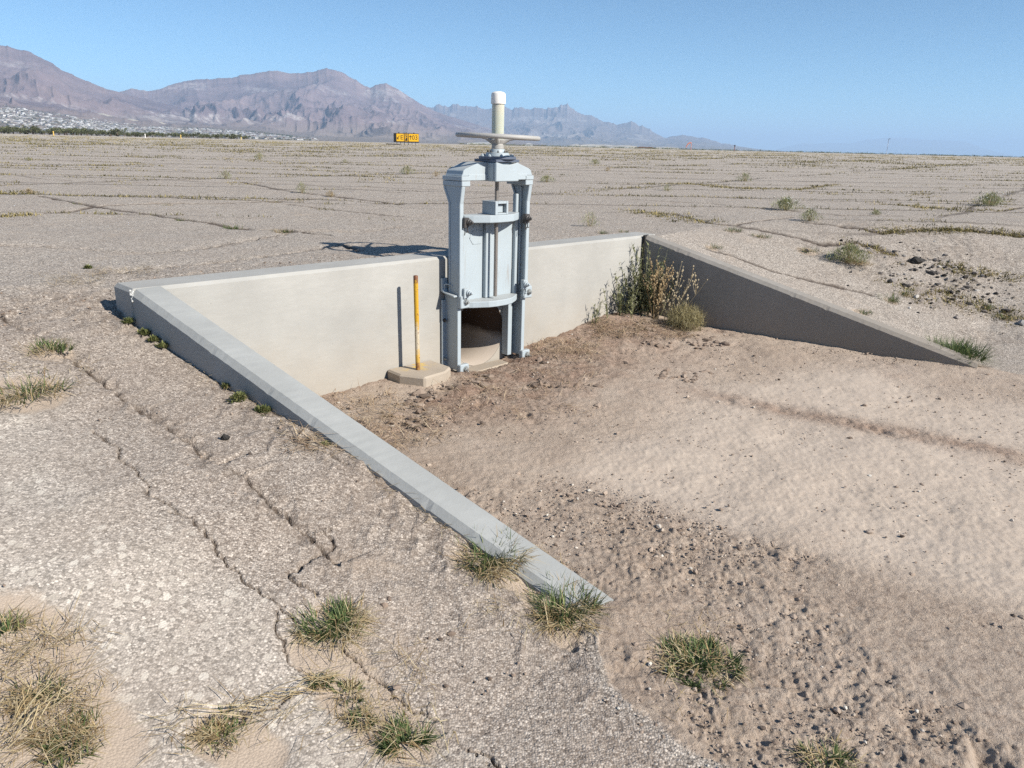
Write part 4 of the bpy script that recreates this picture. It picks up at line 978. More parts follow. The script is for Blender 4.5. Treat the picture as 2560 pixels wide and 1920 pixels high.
# long pale stems over the asphalt crack at lower left
def long_stems():
    parts = []
    for (x0, y0), (x1, y1), n in (((830, 1700), (570, 1810), 6), ((760, 1745), (470, 1835), 4), ((640, 1800), (330, 1838), 3), ((1105, 1820), (1060, 1890), 4), ((60, 1800), (160, 1700), 8), ((20, 1850), (230, 1740), 6)):
        a, b = at(x0, y0), at(x1, y1)
        for k in range(n):
            p = a + np.array([random.gauss(0, .03), random.gauss(0, .03), 0]); q_ = b + np.array([random.gauss(0, .08), random.gauss(0, .05), 0])
            path = np.array([p + (q_ - p) * t + np.array([0, 0, .012 + .05 * math.sin(math.pi * t) * random.uniform(.3, 1)]) for t in np.linspace(0, random.uniform(.6, 1.05), 7)])
            V, Q = ribbon(path, .0022, .001); parts.append((V, Q, np.full(len(V), random.uniform(.4, 1))))
    V, Q, t = join(parts); tag(link('straw_stems', np_mesh('straw_stems', V, Q, M_STRAW, False, {'tint': t})), 'long pale grass stems lying across the asphalt', 'straw', kind='stuff')
long_stems()

# low grass lining the pavement joints, far too many to count
def joint_grass():
    pts = []
    for ang, sp_, ph, lo, hi, dens in JOINTS:
        n = 90000; r = rng.uniform(0, 1, n) ** .75 * hi; th = rng.uniform(-rad(40), rad(40), n); x, y = r * np.sin(th), r * np.cos(th)
        c = -x * math.sin(ang) + y * math.cos(ang) + .35 * fbm(x * .25, y * .25, 3, 5)
        off = ((c + ph) / sp_) % 1 - .5; x = x + math.sin(ang) * off * sp_; y = y - math.cos(ang) * off * sp_
        ok = (r > lo + 1) & (fbm(x * .35, y * .35, 3, 99) + rng.normal(0, .3, n) > .15) & (rng.random(n) < np.clip(.10 + 5 / np.maximum(r, 1), 0, .4) * dens * np.clip(90 / r, .35, 1))
        s, v, tl, ql, tr, qr = coords(x, y); ok &= (v < -1.2) | (qr > 2.5)
        pts.append(np.stack([x[ok], y[ok]], -1))
    P = np.concatenate(pts); extra = []
    def strip(pl, n, sd):
        n = int(n * .55); sd = sd * 1.5; Q = np.array([at(*q_)[:2] for q_ in pl]); k = rng.integers(0, len(Q) - 1, n); u = rng.random(n)[:, None]
        extra.append(Q[k] * (1 - u) + Q[k + 1] * u + rng.normal(0, sd, (n, 2)))
    f = lambda pts, ox, oy, k: [(ox + a * k, oy + b * k) for a, b in pts]
    strip(f([(-60, 95), (300, 90), (550, 117), (900, 127), (1130, 95)], 1600, 420, .434), 300, .10)
    strip(f([(-60, 250), (200, 275), (400, 322)], 1600, 420, .434), 150, .10)
    strip(f([(1060, 150), (1200, 150)], 1600, 420, .434), 25, .12); strip(f([(1520, 150), (1650, 170), (1750, 90)], 1600, 420, .434), 60, .25)
    strip(f([(1380, 205), (1600, 220), (1800, 240), (2080, 245), (2250, 220)], 1600, 420, .434), 110, .12)
    strip(f([(1370, 373), (1740, 352), (1900, 362)], 1600, 420, .434), 140, .06); strip(f([(1950, 355), (2250, 390)], 1600, 420, .434), 70, .06)
    strip(f([(1150, 395), (1300, 450), (1430, 500), (1480, 530)], 1600, 420, .434), 60, .06); strip(f([(1780, 575), (1950, 600), (2200, 640)], 1600, 420, .434), 120, .05)
    strip(f([(1450, 640), (1560, 720), (1640, 780)], 1600, 420, .434), 60, .06); strip(f([(1700, 690), (1850, 760), (2000, 820), (2200, 880)], 1600, 420, .434), 170, .07)
    strip(f([(1250, 35), (1430, 50), (1700, 95), (2000, 130), (2212, 165)], 0, 380, .4521), 160, .2); strip(f([(740, 60), (830, 80)], 0, 380, .4521), 20, .2)
    strip(f([(60, 215), (190, 235)], 0, 380, .4521), 30, .08); strip(f([(0, 355), (170, 345)], 0, 380, .4521), 40, .05); strip(f([(1300, 170), (1380, 180)], 0, 380, .4521), 14, .1)
    parts = []
    for PP, kk in ((P, 1), (np.concatenate(extra), 0)):
        z = terrain(PP[:, 0], PP[:, 1]); d = np.hypot(PP[:, 0], PP[:, 1]); nb_ = 13
        rad_ = rng.uniform(.08, .26, len(PP)) * (1 if kk else .5) * np.clip(d / 20, 1, 2.6); hh = rng.uniform(.02, .06, len(PP)) * np.clip(d / 24, 1, 1.9)
        n = len(PP) * nb_; ii = np.repeat(np.arange(len(PP)), nb_)
        along = np.array([math.cos(rad(4)), math.sin(rad(4))])
        j = rng.normal(0, .5, n) * rad_[ii]; xy = PP[ii] + along[None] * j[:, None] * 1.5 + rng.normal(0, .25, (n, 2)) * rad_[ii][:, None]
        base = np.column_stack([xy, terrain(xy[:, 0], xy[:, 1]) - .01])
        V, Q, nv = blades(base, rng.uniform(0, 6.28, n), np.abs(rng.normal(.9, .35, n)), hh[ii] * rng.uniform(.6, 1.5, n), np.clip(.007 + d[ii] * .0006, .006, .05), rng.uniform(0, .8, n), 2)
        tn = np.clip(rng.normal(.5 if kk else .7, .22, len(PP)) + np.clip((d - 40) / 250, 0, .3), 0, 1); parts.append((V, Q, np.repeat(np.clip(tn[ii] + rng.normal(0, .15, n), 0, 1), nv)))
    V, Q, t = join(parts)
    mt = tinted('joint grass', [(0, (.055, .055, .025)), (.35, (.12, .11, .045)), (.62, (.25, .21, .085)), (1, (.42, .34, .17))], .8, .15)
    tag(link('joint_grass', np_mesh('joint_grass', V, Q, mt, False, {'tint': t})), 'low olive and straw grass lining the joints of the pavement', 'grass', kind='stuff')
joint_grass()

# loose clods and gravel on the dirt, broken asphalt by the far corner
ICO = bmesh.new(); bmesh.ops.create_icosphere(ICO, subdivisions=1, radius=1.); ICO.verts.ensure_lookup_table()
IV = np.array([v.co[:] for v in ICO.verts]); IF = np.array([[v.index for v in f.verts] for f in ICO.faces]); ICO.free()
def stones(P, size, name, mt, label, cat, flat=.7, tone=None):
    n = len(P); k = len(IV); sc = size[:, None] * rng.uniform(.65, 1.35, (n, 3)); sc[:, 2] *= flat
    jit = rng.uniform(.7, 1.25, (n, k, 1)); V = IV[None] * jit * sc[:, None, :]
    a = rng.uniform(0, 6.28, n); c, s_ = np.cos(a)[:, None], np.sin(a)[:, None]
    X = V[..., 0] * c - V[..., 1] * s_; Y_ = V[..., 0] * s_ + V[..., 1] * c
    V = np.stack([X + P[:, 0:1], Y_ + P[:, 1:2], V[..., 2] + P[:, 2:3]], -1).reshape(-1, 3)
    Q = (np.arange(n)[:, None, None] * k + IF[None]).reshape(-1, 3)
    t = np.clip(rng.normal(.55, .25, n), 0, 1) if tone is None else tone
    tag(link(name, np_mesh(name, V, Q, mt, False, {'tint': np.repeat(t, k)})), label, cat, kind='stuff')
def gravel():
    n = 330000; x = rng.uniform(-1.8, 6.5, n); y = rng.uniform(1.2, 8.6, n); s, v, tl, ql, tr, qr = coords(x, y)
    dn = fbm(x * 1.1 + 3, y * 1.1, 4, 40); cl = fbm(x * 5, y * 5, 3, 112); ok = (v > .02) & (ql < -.24) & (qr < -.02)
    band = sst(-1.38, -1.1, ql + .22 * dn) * sst(1.5, 2.9, tl + .4 * dn) * sst(-.5, .2, cl + .1)
    p = .05 + .5 * band + .22 * sst(1.6, .4, v + .4 * dn) * sst(-.1, .3, cl) + .3 * sst(-.5, -.1, qr) * sst(-.2, .3, cl)
    edge = np.interp(tl, [3.2, 3.4, 3.6, 4.0, 5], [-.1, .04, .28, .40, .45])
    ok2 = (tl > 3.4) & (ql > -.3) & (ql < edge + .1) & (rng.random(n) < .4 * sst(-.4, .2, cl))
    ok = (ok & (rng.random(n) < p)) | ok2
    x, y = x[ok], y[ok]; z = terrain(x, y); sz = np.clip(rng.lognormal(-5.72, .55, len(x)), .0018, .018)
    stones(np.stack([x, y, z + sz * .25], -1), sz, 'gravel', M_STONE, 'loose clods and pebbles strewn over the dirt apron', 'gravel')
    n = 1500; s_ = rng.uniform(.8, 5.2, n); v_ = rng.uniform(.35, 1.7, n); P = A + HD * s_[:, None] + HN * v_[:, None]; c_ = coords(P[:, 0], P[:, 1])
    ok = (c_[3] < -.3) & (c_[5] < -.1) & (fbm(P[:, 0] * 3, P[:, 1] * 3, 3, 140) > .22) & ~((s_ > 1.8) & (s_ < 2.5) & (v_ < .45)); P = P[ok]; sz = np.clip(rng.lognormal(-4.0, .45, len(P)), .008, .045); P[:, 2] = terrain(P[:, 0], P[:, 1]) + sz * .05
    stones(P, sz, 'soil_clods', M_STONE, 'crumbly brown soil clods near the gate and headwall', 'soil', .55, tone=np.clip(rng.normal(.28, .16, len(P)), 0, 1))
    n = 16000; x = rng.uniform(-4.5, 3, n); y = rng.uniform(1.6, 9, n); s, v, tl, ql, tr, qr = coords(x, y)
    near_wing = (ql > .0) & (ql < .75) & (tl > -.4) & (tl < 3.4) & (rng.random(n) < .5 * sst(-.3, .3, fbm(x * 2, y * 2, 3, 5)))
    back = (v < -.32) & (v > -1.1) & (s > -1) & (s < 2.5) & (rng.random(n) < .75 * sst(1.1, .35, -v))
    rest = (ql > .75) & (rng.random(n) < .006)
    ok = near_wing | back | rest
    x, y = x[ok], y[ok]; sz = np.clip(rng.lognormal(-5.2, .45, len(x)), .003, .016)
    stones(np.stack([x, y, terrain(x, y) + sz * .2], -1), sz, 'asphalt_crumbs', M_STONE, 'loose asphalt crumbs along the outer side of the walls', 'gravel', tone=np.clip(rng.normal(.3, .25, len(x)), 0, 1))
    n = 330; a = np.array([at(*q_) for q_ in ((2260, 665), (2330, 690), (2380, 700), (2440, 735), (2500, 760), (2330, 740))])
    P = a[rng.integers(0, len(a), n)] + np.column_stack([rng.normal(0, .42, n), rng.normal(0, .38, n), np.zeros(n)]); sz = np.clip(rng.lognormal(-4.3, .55, n), .008, .045)
    P[:, 2] = terrain(P[:, 0], P[:, 1]) + sz * .25
    stones(P, sz, 'rubble', M_RUBBLE, 'broken black asphalt rubble with a few white stones behind the far wing wall', 'rubble', .6)
gravel()
def chunk(px, py, w, h, label):
    bm = bmesh.new(); bmesh.ops.create_icosphere(bm, subdivisions=3, radius=1)
    for v in bm.verts:
        c = v.co; k = .75 + .35 * float(fbm(np.array(c.x * 1.6 + c.z), np.array(c.y * 1.6 - c.z), 3, 200)) + .2 * random.random() * 0
        v.co = Vector((c.x * w * k, c.y * w * .5 * k, c.z * h * (k + .45 * math.exp(-((c.x + .15) * 4) ** 2) * (c.z > 0)) + h * .3))
    me = D.meshes.new('asphalt_chunk'); bm.to_mesh(me); bm.free(); me.materials.append(simple('black broken asphalt', (.028, .025, .023), .9, 0, .3, 20, .8, 40))
    o = link('asphalt_chunk', me); o.location = at(px, py); tag(o, label, 'asphalt chunk')
chunk(2288, 657, .14, .055, 'jagged black chunk of broken asphalt, the largest in the rubble at right')
chunk(563, 1098, .03, .022, 'dark stone lying alone on the asphalt left of the near wing wall')

# ------------------------------------------------------------------ airfield sign
def text_mesh(body, size, name, mt, parent, loc, ext=.004):
    cu = D.curves.new(name, 'FONT'); cu.body = body; cu.size = size; cu.extrude = ext; cu.align_x = 'CENTER'; cu.align_y = 'CENTER'
    tmp = D.objects.new('tmp_text', cu); COL.objects.link(tmp); bpy.context.view_layer.update()
    me = D.meshes.new_from_object(tmp.evaluated_get(bpy.context.evaluated_depsgraph_get())); D.objects.remove(tmp); D.curves.remove(cu)
    me.name = name; me.materials.clear(); me.materials.append(mt); o = link(name, me, parent); o.rotation_euler = (math.pi / 2, 0, 0); o.location = loc; return o
def airfield_sign():
    M_SY = simple('yellow sign face', (.78, .42, .01), .5, 0, .04); M_SK = simple('black sign case', (.012, .011, .012), .5); M_BRN = simple('dark legend', (.02, .012, .008), .6)
    dist = 118.; px0, px1 = 988., 1044.
    def gp(px, py): d = ray(px, py); return EYE + d * dist / d[1]
    c = gp(1016, 361.5); k = dist / F_PX / math.cos(PITCH) * 1.02
    o = empty('airfield_sign', (c[0], c[1], terrain(c[0], c[1])), rad(9)); tag(o, 'yellow and black airfield direction sign reading E F 03 on the plain', 'sign')
    Wd = 56 * k; Hd = 19.5 * k; z0 = 5.5 * k + (c[2] - float(terrain(c[0], c[1]))) ; z0 = 5.2 * k
    case = MB(); case.box(-Wd / 2, Wd / 2, 0, .5, z0, z0 + Hd); case.build('case', M_SK, o, .01)
    def face(a, b, mt, nm):
        f_ = MB(); f_.box(-Wd / 2 + a * k, -Wd / 2 + b * k, -.02, .01, z0 + 2.2 * k, z0 + Hd - 1.2 * k); return f_.build(nm, mt, o, .006)
    f1 = face(6.3, 22.5, M_SY, 'sign_panel'); f2 = face(24.2, 31.6, M_SY, 'sign_panel'); f3 = face(33.2, 55.4, M_SY, 'sign_panel')
    inn = MB(); inn.box(-Wd / 2 + 25.3 * k, -Wd / 2 + 30.6 * k, -.03, -.021, z0 + 3.4 * k, z0 + Hd - 2.5 * k); inn.build('black_field', M_SK, f2)
    zc = z0 + Hd / 2 + .5 * k
    X = lambda a: -Wd / 2 + a * k
    text_mesh('E', 13.5 * k, 'legend', M_BRN, f1, (X(18), -.026, zc)); text_mesh('F', 12.5 * k, 'legend', M_SY, f2, (X(28), -.036, zc)); text_mesh('03', 13.5 * k, 'legend', M_BRN, f3, (X(47), -.026, zc))
    ar = MB(); t = 1.3 * k
    def bar(p, q_, w_):
        d = Vector((q_[0] - p[0], q_[1] - p[1])); d.normalize(); nx, nz = -d.y * w_ / 2, d.x * w_ / 2
        ar.prism([(p[0] + nx, p[1] + nz), (q_[0] + nx, q_[1] + nz), (q_[0] - nx, q_[1] - nz), (p[0] - nx, p[1] - nz)], -.032, -.021, 'y')
    bar((X(12.8), zc + 4 * k), (X(8.6), zc - 3 * k), t); bar((X(8.3), zc - 3.4 * k), (X(8.3), zc + .6 * k), t); bar((X(8.0), zc - 3.2 * k), (X(12), zc - 3.2 * k), t); ar.build('arrow', M_BRN, f1)
    ar = MB(); bar((X(37.2), zc - 4.2 * k), (X(37.2), zc + 4.4 * k), t); bar((X(37.2), zc + 4.6 * k), (X(34.6), zc + 1.6 * k), t); bar((X(37.2), zc + 4.6 * k), (X(39.8), zc + 1.6 * k), t); ar.build('arrow', M_BRN, f3)
    for i in range(6):
        l = MB(); x = X(7 + i * 8.4); l.tube([(x, .25, -.4), (x, .25, z0)], .035, 8); l.build('leg', M_SK, o)
    for a in (11.5, 28, 45):
        l = MB(); l.box(X(a) - .09, X(a) + .09, .12, .38, z0 + Hd, z0 + Hd + .1); l.build('sign_lamp', M_SK, o, .02)
    b = MB(); b.box(-1.0, 1.0, -.25, .25, -.3, .11); bs_ = b.build('cable_box', M_SK, None, .02); q_ = gp(988, 361); bs_.location = (q_[0] - .1, q_[1] - 1.5, terrain(q_[0], q_[1] - 1.5) + .02); tag(bs_, 'low black box on the ground at the left foot of the yellow sign', 'box')
airfield_sign()
# small markers, windsock, beacon post, mast
def ground_at_dist(px, dist):
    d = ray(px, 363 + (px - 1280) * .0236); x, y = d[0] / d[1] * dist, dist; return np.array([x, y, float(terrain(x, y))])
for px, dist, hh, colr, label in ((134, 150, .75, (.75, .5, .12), 'yellow marker post at the far left edge of the plain, leftmost one'), (363, 170, .75, (.8, .78, .74), 'white marker post at the far left edge of the plain'),
                                  (452, 165, .7, (.75, .52, .15), 'yellow marker post right of the white one at the edge of the plain'), (603, 190, .6, (.72, .55, .2), 'yellow marker post farthest right in the left half of the plain')):
    mk_ = MB(); mk_.lathe([(.13, -.2), (.13, .05), (.085, .08), (.08, hh - .15), (.12, hh - .12), (.12, hh), (.05, hh + .04)], (0, 0, 0), 14); o = mk_.build('taxiway_marker', simple('marker paint', colr, .6)); o.location = ground_at_dist(px, dist)
    tag(o, label, 'marker')
def windsock():
    p = ground_at_dist(1727, 240); o = empty('windsock', p); tag(o, 'orange windsock drooping from its pole on the far edge of the plain', 'windsock')
    MO = simple('orange cloth', (.62, .2, .1), .8); q_ = MB(); q_.tube([(0, 0, -.3), (0, 0, 2.15)], .09, 8); q_.build('pole', simple('orange pole', (.55, .2, .13), .6), o)
    q_ = MB(); q_.tube([(0, 0, 2.1), (-.55, 0, 2.05), (-1.0, 0, 1.75), (-1.3, 0, 1.2), (-1.5, 0, .75)], [.14, .17, .16, .13, .1], 10); q_.build('sock', MO, o)
windsock()
p = ground_at_dist(1836, 300); o = empty('light_post', p); tag(o, 'short dark obstruction light post on the skyline right of the windsock', 'post')
q_ = MB(); q_.tube([(0, 0, -.3), (0, 0, 1.6)], .12, 8); q_.build('pole', simple('post red', (.25, .1, .09), .6), o); q_ = MB(); q_.lathe([(.1, 1.6), (.25, 1.65), (.25, 2.1), (.12, 2.2)], (0, 0, 0), 10); q_.build('lamp', M_DARK, o)
p = ground_at_dist(2216, 320); o = empty('antenna_mast', p); tag(o, 'thin antenna mast standing alone on the hazy horizon at right', 'mast')
for z0, z1, cc in ((0, 1.5, (.5, .5, .52)), (1.5, 3.0, (.2, .22, .26)), (3.0, 4.3, (.5, .5, .52)), (4.3, 5.9, (.2, .2, .24))):
    q_ = MB(); q_.tube([(0, 0, z0 - (.4 if z0 == 0 else 0)), (.05 * (z1 > 3), 0, z1)], .07, 6); q_.build('mast_section', simple('mast paint', cc, .6), o)
q_ = MB(); q_.tube([(-.1, 0, 5.85), (.6, 0, 6.0)], .12, 6); q_.build('antenna_head', M_DARK, o)

# ------------------------------------------------------------------ mountains, as terrain seen by azimuth and elevation
def prof(pts, off=0.):
    a = np.array([az_el(x, y) for x, y in pts]); i = np.argsort(a[:, 0]); return a[i, 0], a[i, 1] + off
S = 2560 / 2212
PA = [(-420, 50), (-200, 62), (0, 97), (30, 103), (60, 112), (85, 122), (110, 135), (130, 150), (150, 158), (180, 172), (200, 180), (230, 193), (250, 197), (270, 203), (330, 218), (400, 236), (480, 256), (580, 280), (700, 300), (760, 306)]
PB = [(120, 262), (200, 225), (245, 200), (262, 197), (285, 190), (300, 193), (318, 196), (345, 193), (362, 186), (380, 180), (400, 175), (430, 171), (455, 171), (470, 169), (500, 167), (540, 159), (570, 155), (600, 153), (625, 158), (650, 158), (680, 155), (705, 147), (725, 152), (745, 160), (768, 172), (790, 186), (800, 190), (812, 184), (822, 181), (835, 181), (846, 186), (860, 194), (880, 205), (910, 225), (940, 240), (980, 254), (1040, 272), (1120, 296), (1180, 312)]
_c1 = [(400, 235), (490, 280), (540, 276), (575, 293), (595, 280), (620, 267), (640, 275), (665, 284), (690, 272), (720, 267), (760, 276), (800, 279), (850, 287), (900, 296), (940, 300), (1020, 290), (1060, 300), (1110, 290), (1150, 296), (1200, 294), (1270, 301), (1300, 291), (1330, 284), (1360, 281), (1395, 273), (1415, 286), (1440, 299), (1480, 325), (1520, 340), (1560, 350), (1620, 380), (1660, 388), (1700, 400), (1730, 390), (1750, 385), (1780, 383), (1810, 379), (1840, 400), (1900, 424), (1930, 443), (1960, 460), (2010, 476), (2050, 468), (2100, 463), (2150, 466)]
_c2 = [(0, 155), (60, 150), (110, 143), (150, 146), (180, 151), (210, 160), (260, 159), (300, 172), (330, 182), (360, 193), (400, 195), (460, 210), (560, 226), (680, 238), (760, 243)]
PC = [(x / S, y / S) for x, y in [(850 + u * .4069, 150 + v * .4069) for u, v in _c1] + [(1660 + u * .4069, 280 + v * .4069) for u, v in _c2]]
PD = [(x / S, y / S) for x, y in [(1660 + u * .4069, 280 + v * .4069) for u, v in [(640, 243), (760, 214), (800, 202), (860, 189), (900, 196), (950, 194), (1000, 189), (1050, 189), (1150, 191), (1200, 178), (1250, 169), (1310, 163), (1380, 159), (1460, 156), (1540, 164), (1620, 170), (1700, 174), (1780, 176), (1850, 180), (1900, 200), (1960, 222), (2030, 240), (2150, 268), (2500, 290)]]]
def rock_material(name, cols, band=True):
    mt, nt, bs = mat(name); g = N(nt); p = g.pos()
    n = g.noise(p, .0016, 7, .62); f = g.noise(p, .011, 6, .7)
    c = g.ramp(n, [(.3, cols[0]), (.5, cols[1]), (.7, cols[2])]); c = g.mix(g.mapr(f, .35, .7, 0, .6), c, cols[3])
    slope = g.n('SeparateXYZ', i_0=g.n('NewGeometry').outputs['Normal']).outputs[2]
    z = g.n('SeparateXYZ', i_0=p).outputs[2]
    if band:
        zz = g.math('ADD', z, g.math('MULTIPLY', g.noise(p, .0012, 5, .6), 420.))
        w_ = g.math('SINE', g.math('MULTIPLY', zz, .021))
        cl = g.math('MULTIPLY', g.mapr(w_, .6, .9), g.mapr(g.noise(p, .0011, 4, .6), .48, .58)); cl = g.math('MULTIPLY', cl, g.mapr(g.noise(p, .02, 4, .7), .4, .6))
        c = g.mix(g.math('MULTIPLY', cl, .8), c, cols[4])
    c = g.mix(g.math('MULTIPLY', g.mapr(z, 160, 20), .65), c, (.215, .185, .145))
    nt.links.new(c, bs.inputs['Base Color']); bs.inputs['Roughness'].default_value = .95; bs.inputs['Specular IOR Level'].default_value = .1
    nt.links.new(g.bump(g.noise(p, .012, 5, .6), .45, 22), bs.inputs['Normal'])
    return mt
def mountain(name, pts, D0, depth, seed, mt, label, spur=620., amp=.75, power=1.35, rough=.14, fan=None, jag=.0):
    a, e = prof([(x * S, y * S) for x, y in pts]); az = np.linspace(a[0], a[-1], 760)
    el = np.interp(az, a, e); el = el * (1 + jag * .05 * (ridged(az * 90, az * 0 + .37, 4, seed + 9) - .5))
    fr = np.concatenate([np.linspace(0, 1, 150), 1 + np.linspace(.02, .35, 16)]); r = D0 - depth + depth * fr
    AZ, RR = np.meshgrid(az, r); FR = np.repeat(fr[:, None], len(az), 1); pk = np.maximum(np.tan(el), 0) * D0; daz = az[1] - az[0]; kw = max(3, int(.035 / daz)); ker = np.hanning(2 * kw + 1); ker /= ker.sum()
    pks = np.convolve(np.pad(pk, kw, mode='edge'), ker, 'valid'); PK = pks[None, :] + (pk - pks)[None, :] * np.clip(FR, 0, 1) ** 9
    u = AZ * D0 / spur; w = RR / spur
    wa = fbm(u * .6, w * .6, 4, seed) * .7
    rd = ridged(u + wa, w * .55 + wa * .6, 6, seed + 3)
    s1 = np.clip(FR, 0, 1)
    z = PK * (s1 ** power) * (1 - amp * np.clip(1 - s1, 0, 1) ** .55 * (1 - rd)) + PK * rough * np.sin(np.pi * s1 ** 1.4) ** 1.5 * (ridged(u * 2.2 + wa, w * 1.6, 5, seed + 5) - .45)
    back = FR > 1; z = np.where(back, PK * np.clip(1 - (FR - 1) / .35, 0, 1) ** 1.5 - 5, z)
    if fan is not None: z = np.maximum(z, fan(AZ, RR) * (FR <= 1))
    els = np.convolve(np.pad(np.minimum(el, np.arctan(pks / D0)), kw, mode='edge'), ker, 'valid'); lim = RR * np.tan(np.maximum(els, 0))[None, :] * .99
    z = np.where(FR < .93, np.minimum(z, lim), z); z = np.where((FR < 1) & (FR >= .93), np.minimum(z, RR * np.tan(np.maximum(el, 0))[None, :] * .995), z)
    z = np.maximum(z, 0) + .72 + np.where(FR == 0, -6, 0)
    nr, na = AZ.shape; idx = np.arange(nr * na).reshape(nr, na); Q = np.stack([idx[:-1, :-1], idx[1:, :-1], idx[1:, 1:], idx[:-1, 1:]], -1).reshape(-1, 4)[:, ::-1]
    V = np.stack([RR * np.sin(AZ), RR * np.cos(AZ), z], -1).reshape(-1, 3)
    o = link(name, np_mesh(name, V, Q[:, ::-1], mt, True)); tag(o, label, kind='structure'); return a, e
COLS = [(.12, .09, .105), (.20, .148, .155), (.27, .198, .19), (.115, .093, .098), (.42, .385, .37)]
M_ROCK = rock_material('dry mountain rock', COLS)
M_ROCK2 = rock_material('far mountain rock', [(.13, .105, .105), (.17, .14, .135), (.21, .165, .15), (.14, .12, .11), (.38, .35, .33)])
_fa, _fe = prof([(x * S, y * S) for x, y in [(-420, 208), (0, 222), (70, 234), (140, 244), (200, 256), (260, 266), (350, 272), (450, 276), (560, 284), (650, 296), (720, 304), (760, 307)]])
def fan_z(azv, r):
    """alluvial fan carrying the town"""
    t = np.clip((r - 2600) / (4700 - 2600), 0, 1.4)
    return np.maximum(np.tan(np.interp(azv, _fa, _fe)), 0) * 4700 * t ** 1.25 + 4 * fbm(azv * 60, r / 500, 3, 300) * np.clip(t, 0, 1)
mountain('hills', PA, 7400, 4800, 11, M_ROCK, 'tall rocky mountainside at far left above the town', 900, .92, 1.6, .30, fan_z, .6)
mountain('hills', PB, 9300, 5200, 23, M_ROCK, 'brown purple mountain with the highest central peak', 1050, .95, 1.55, .34, None, .6)
mountain('hills', PC, 15500, 6500, 37, M_ROCK2, 'long serrated ridge running down to the right behind the gate', 1150, .9, 1.3, .22, None, 2.6)
mountain('hills', PD, 46000, 9000, 51, M_ROCK2, 'faint blue range lost in haze at far right', 2400, .6, 1.2, .06, None, 1.)
# pale sandy knolls behind the town
def knoll(px, py, wpx, hpx, dist):
    d = ray(px, py); x, y = d[0] / d[1] * dist, dist; r0 = math.hypot(x, y); zb = float(fan_z(np.array(math.atan2(x, y)), np.array(r0)))
    k = dist / F_PX; n = 40; g1 = np.linspace(-1, 1, n); GX, GY = np.meshgrid(g1, g1); h = np.clip(1 - GX ** 2 - GY ** 2, 0, 1) ** 1.2 * (1 + .25 * fbm(GX * 2 + px, GY * 2, 3, 400))
    V = np.stack([x + GX * wpx * k * .5, y + GY * wpx * k * .6, zb - 8 + h * (hpx * k + 8)], -1).reshape(-1, 3); idx = np.arange(n * n).reshape(n, n)
    Q = np.stack([idx[:-1, :-1], idx[:-1, 1:], idx[1:, 1:], idx[1:, :-1]], -1).reshape(-1, 4)
    return V, Q
M_KN = simple('pale sandy hill', (.36, .315, .255), .95, 0, .2, .01)
kp = []; 
for q_ in ((255, 310, 80, 9, 4600), (325, 312, 80, 7, 4600), (400, 316, 60, 5, 4600)): V, Q = knoll(*q_); kp.append((V, Q, np.zeros(len(V))))
V, Q, t = join(kp); tag(link('hills', np_mesh('hills', V, Q, M_KN, True)), 'pale sandy knolls between the town and the mountain', kind='structure')

# ------------------------------------------------------------------ the distant town
def house_mesh(i):
    w, d, h, rf = [(14, 10, 3.4, 2.4), (18, 12, 3.6, 2.0), (12, 12, 5.8, 2.6), (24, 14, 5.0, .5)][i]
    bm = bmesh.new(); b = MB(); b.bm = bm
    b.box(-w / 2, w / 2, -d / 2, d / 2, -5, h)
    n0 = len(bm.faces)
    e = .6; bot = [bm.verts.new(p) for p in ((-w / 2 - e, -d / 2 - e, h), (w / 2 + e, -d / 2 - e, h), (w / 2 + e, d / 2 + e, h), (-w / 2 - e, d / 2 + e, h))]
    r0, r1 = bm.verts.new((-w / 4, 0, h + rf)), bm.verts.new((w / 4, 0, h + rf))
    for f in ((bot[0], bot[1], r1, r0), (bot[2], bot[3], r0, r1), (bot[1], bot[2], r1), (bot[3], bot[0], r0), (bot[0], bot[1], bot[2], bot[3])): bm.faces.new(f)
    bmesh.ops.recalc_face_normals(bm, faces=bm.faces); bm.faces.ensure_lookup_table()
    for k, f in enumerate(bm.faces): f.material_index = 0 if k < n0 else 1
    me = D.meshes.new('house'); bm.to_mesh(me); bm.free(); return me
WALLS = [simple('house wall', c, .8) for c in ((.36, .33, .3), (.46, .44, .42), (.22, .19, .16), (.62, .61, .6))]
ROOFS = [simple('house roof', c, .8) for c in ((.12, .12, .14), (.22, .215, .215), (.16, .11, .09), (.46, .46, .46))]
HM = []
for i in range(4):
    for j in range(3):
        me = house_mesh(i); me.materials.append(WALLS[(i + j) % 4]); me.materials.append(ROOFS[(i * 2 + j) % 4]); HM.append(me)
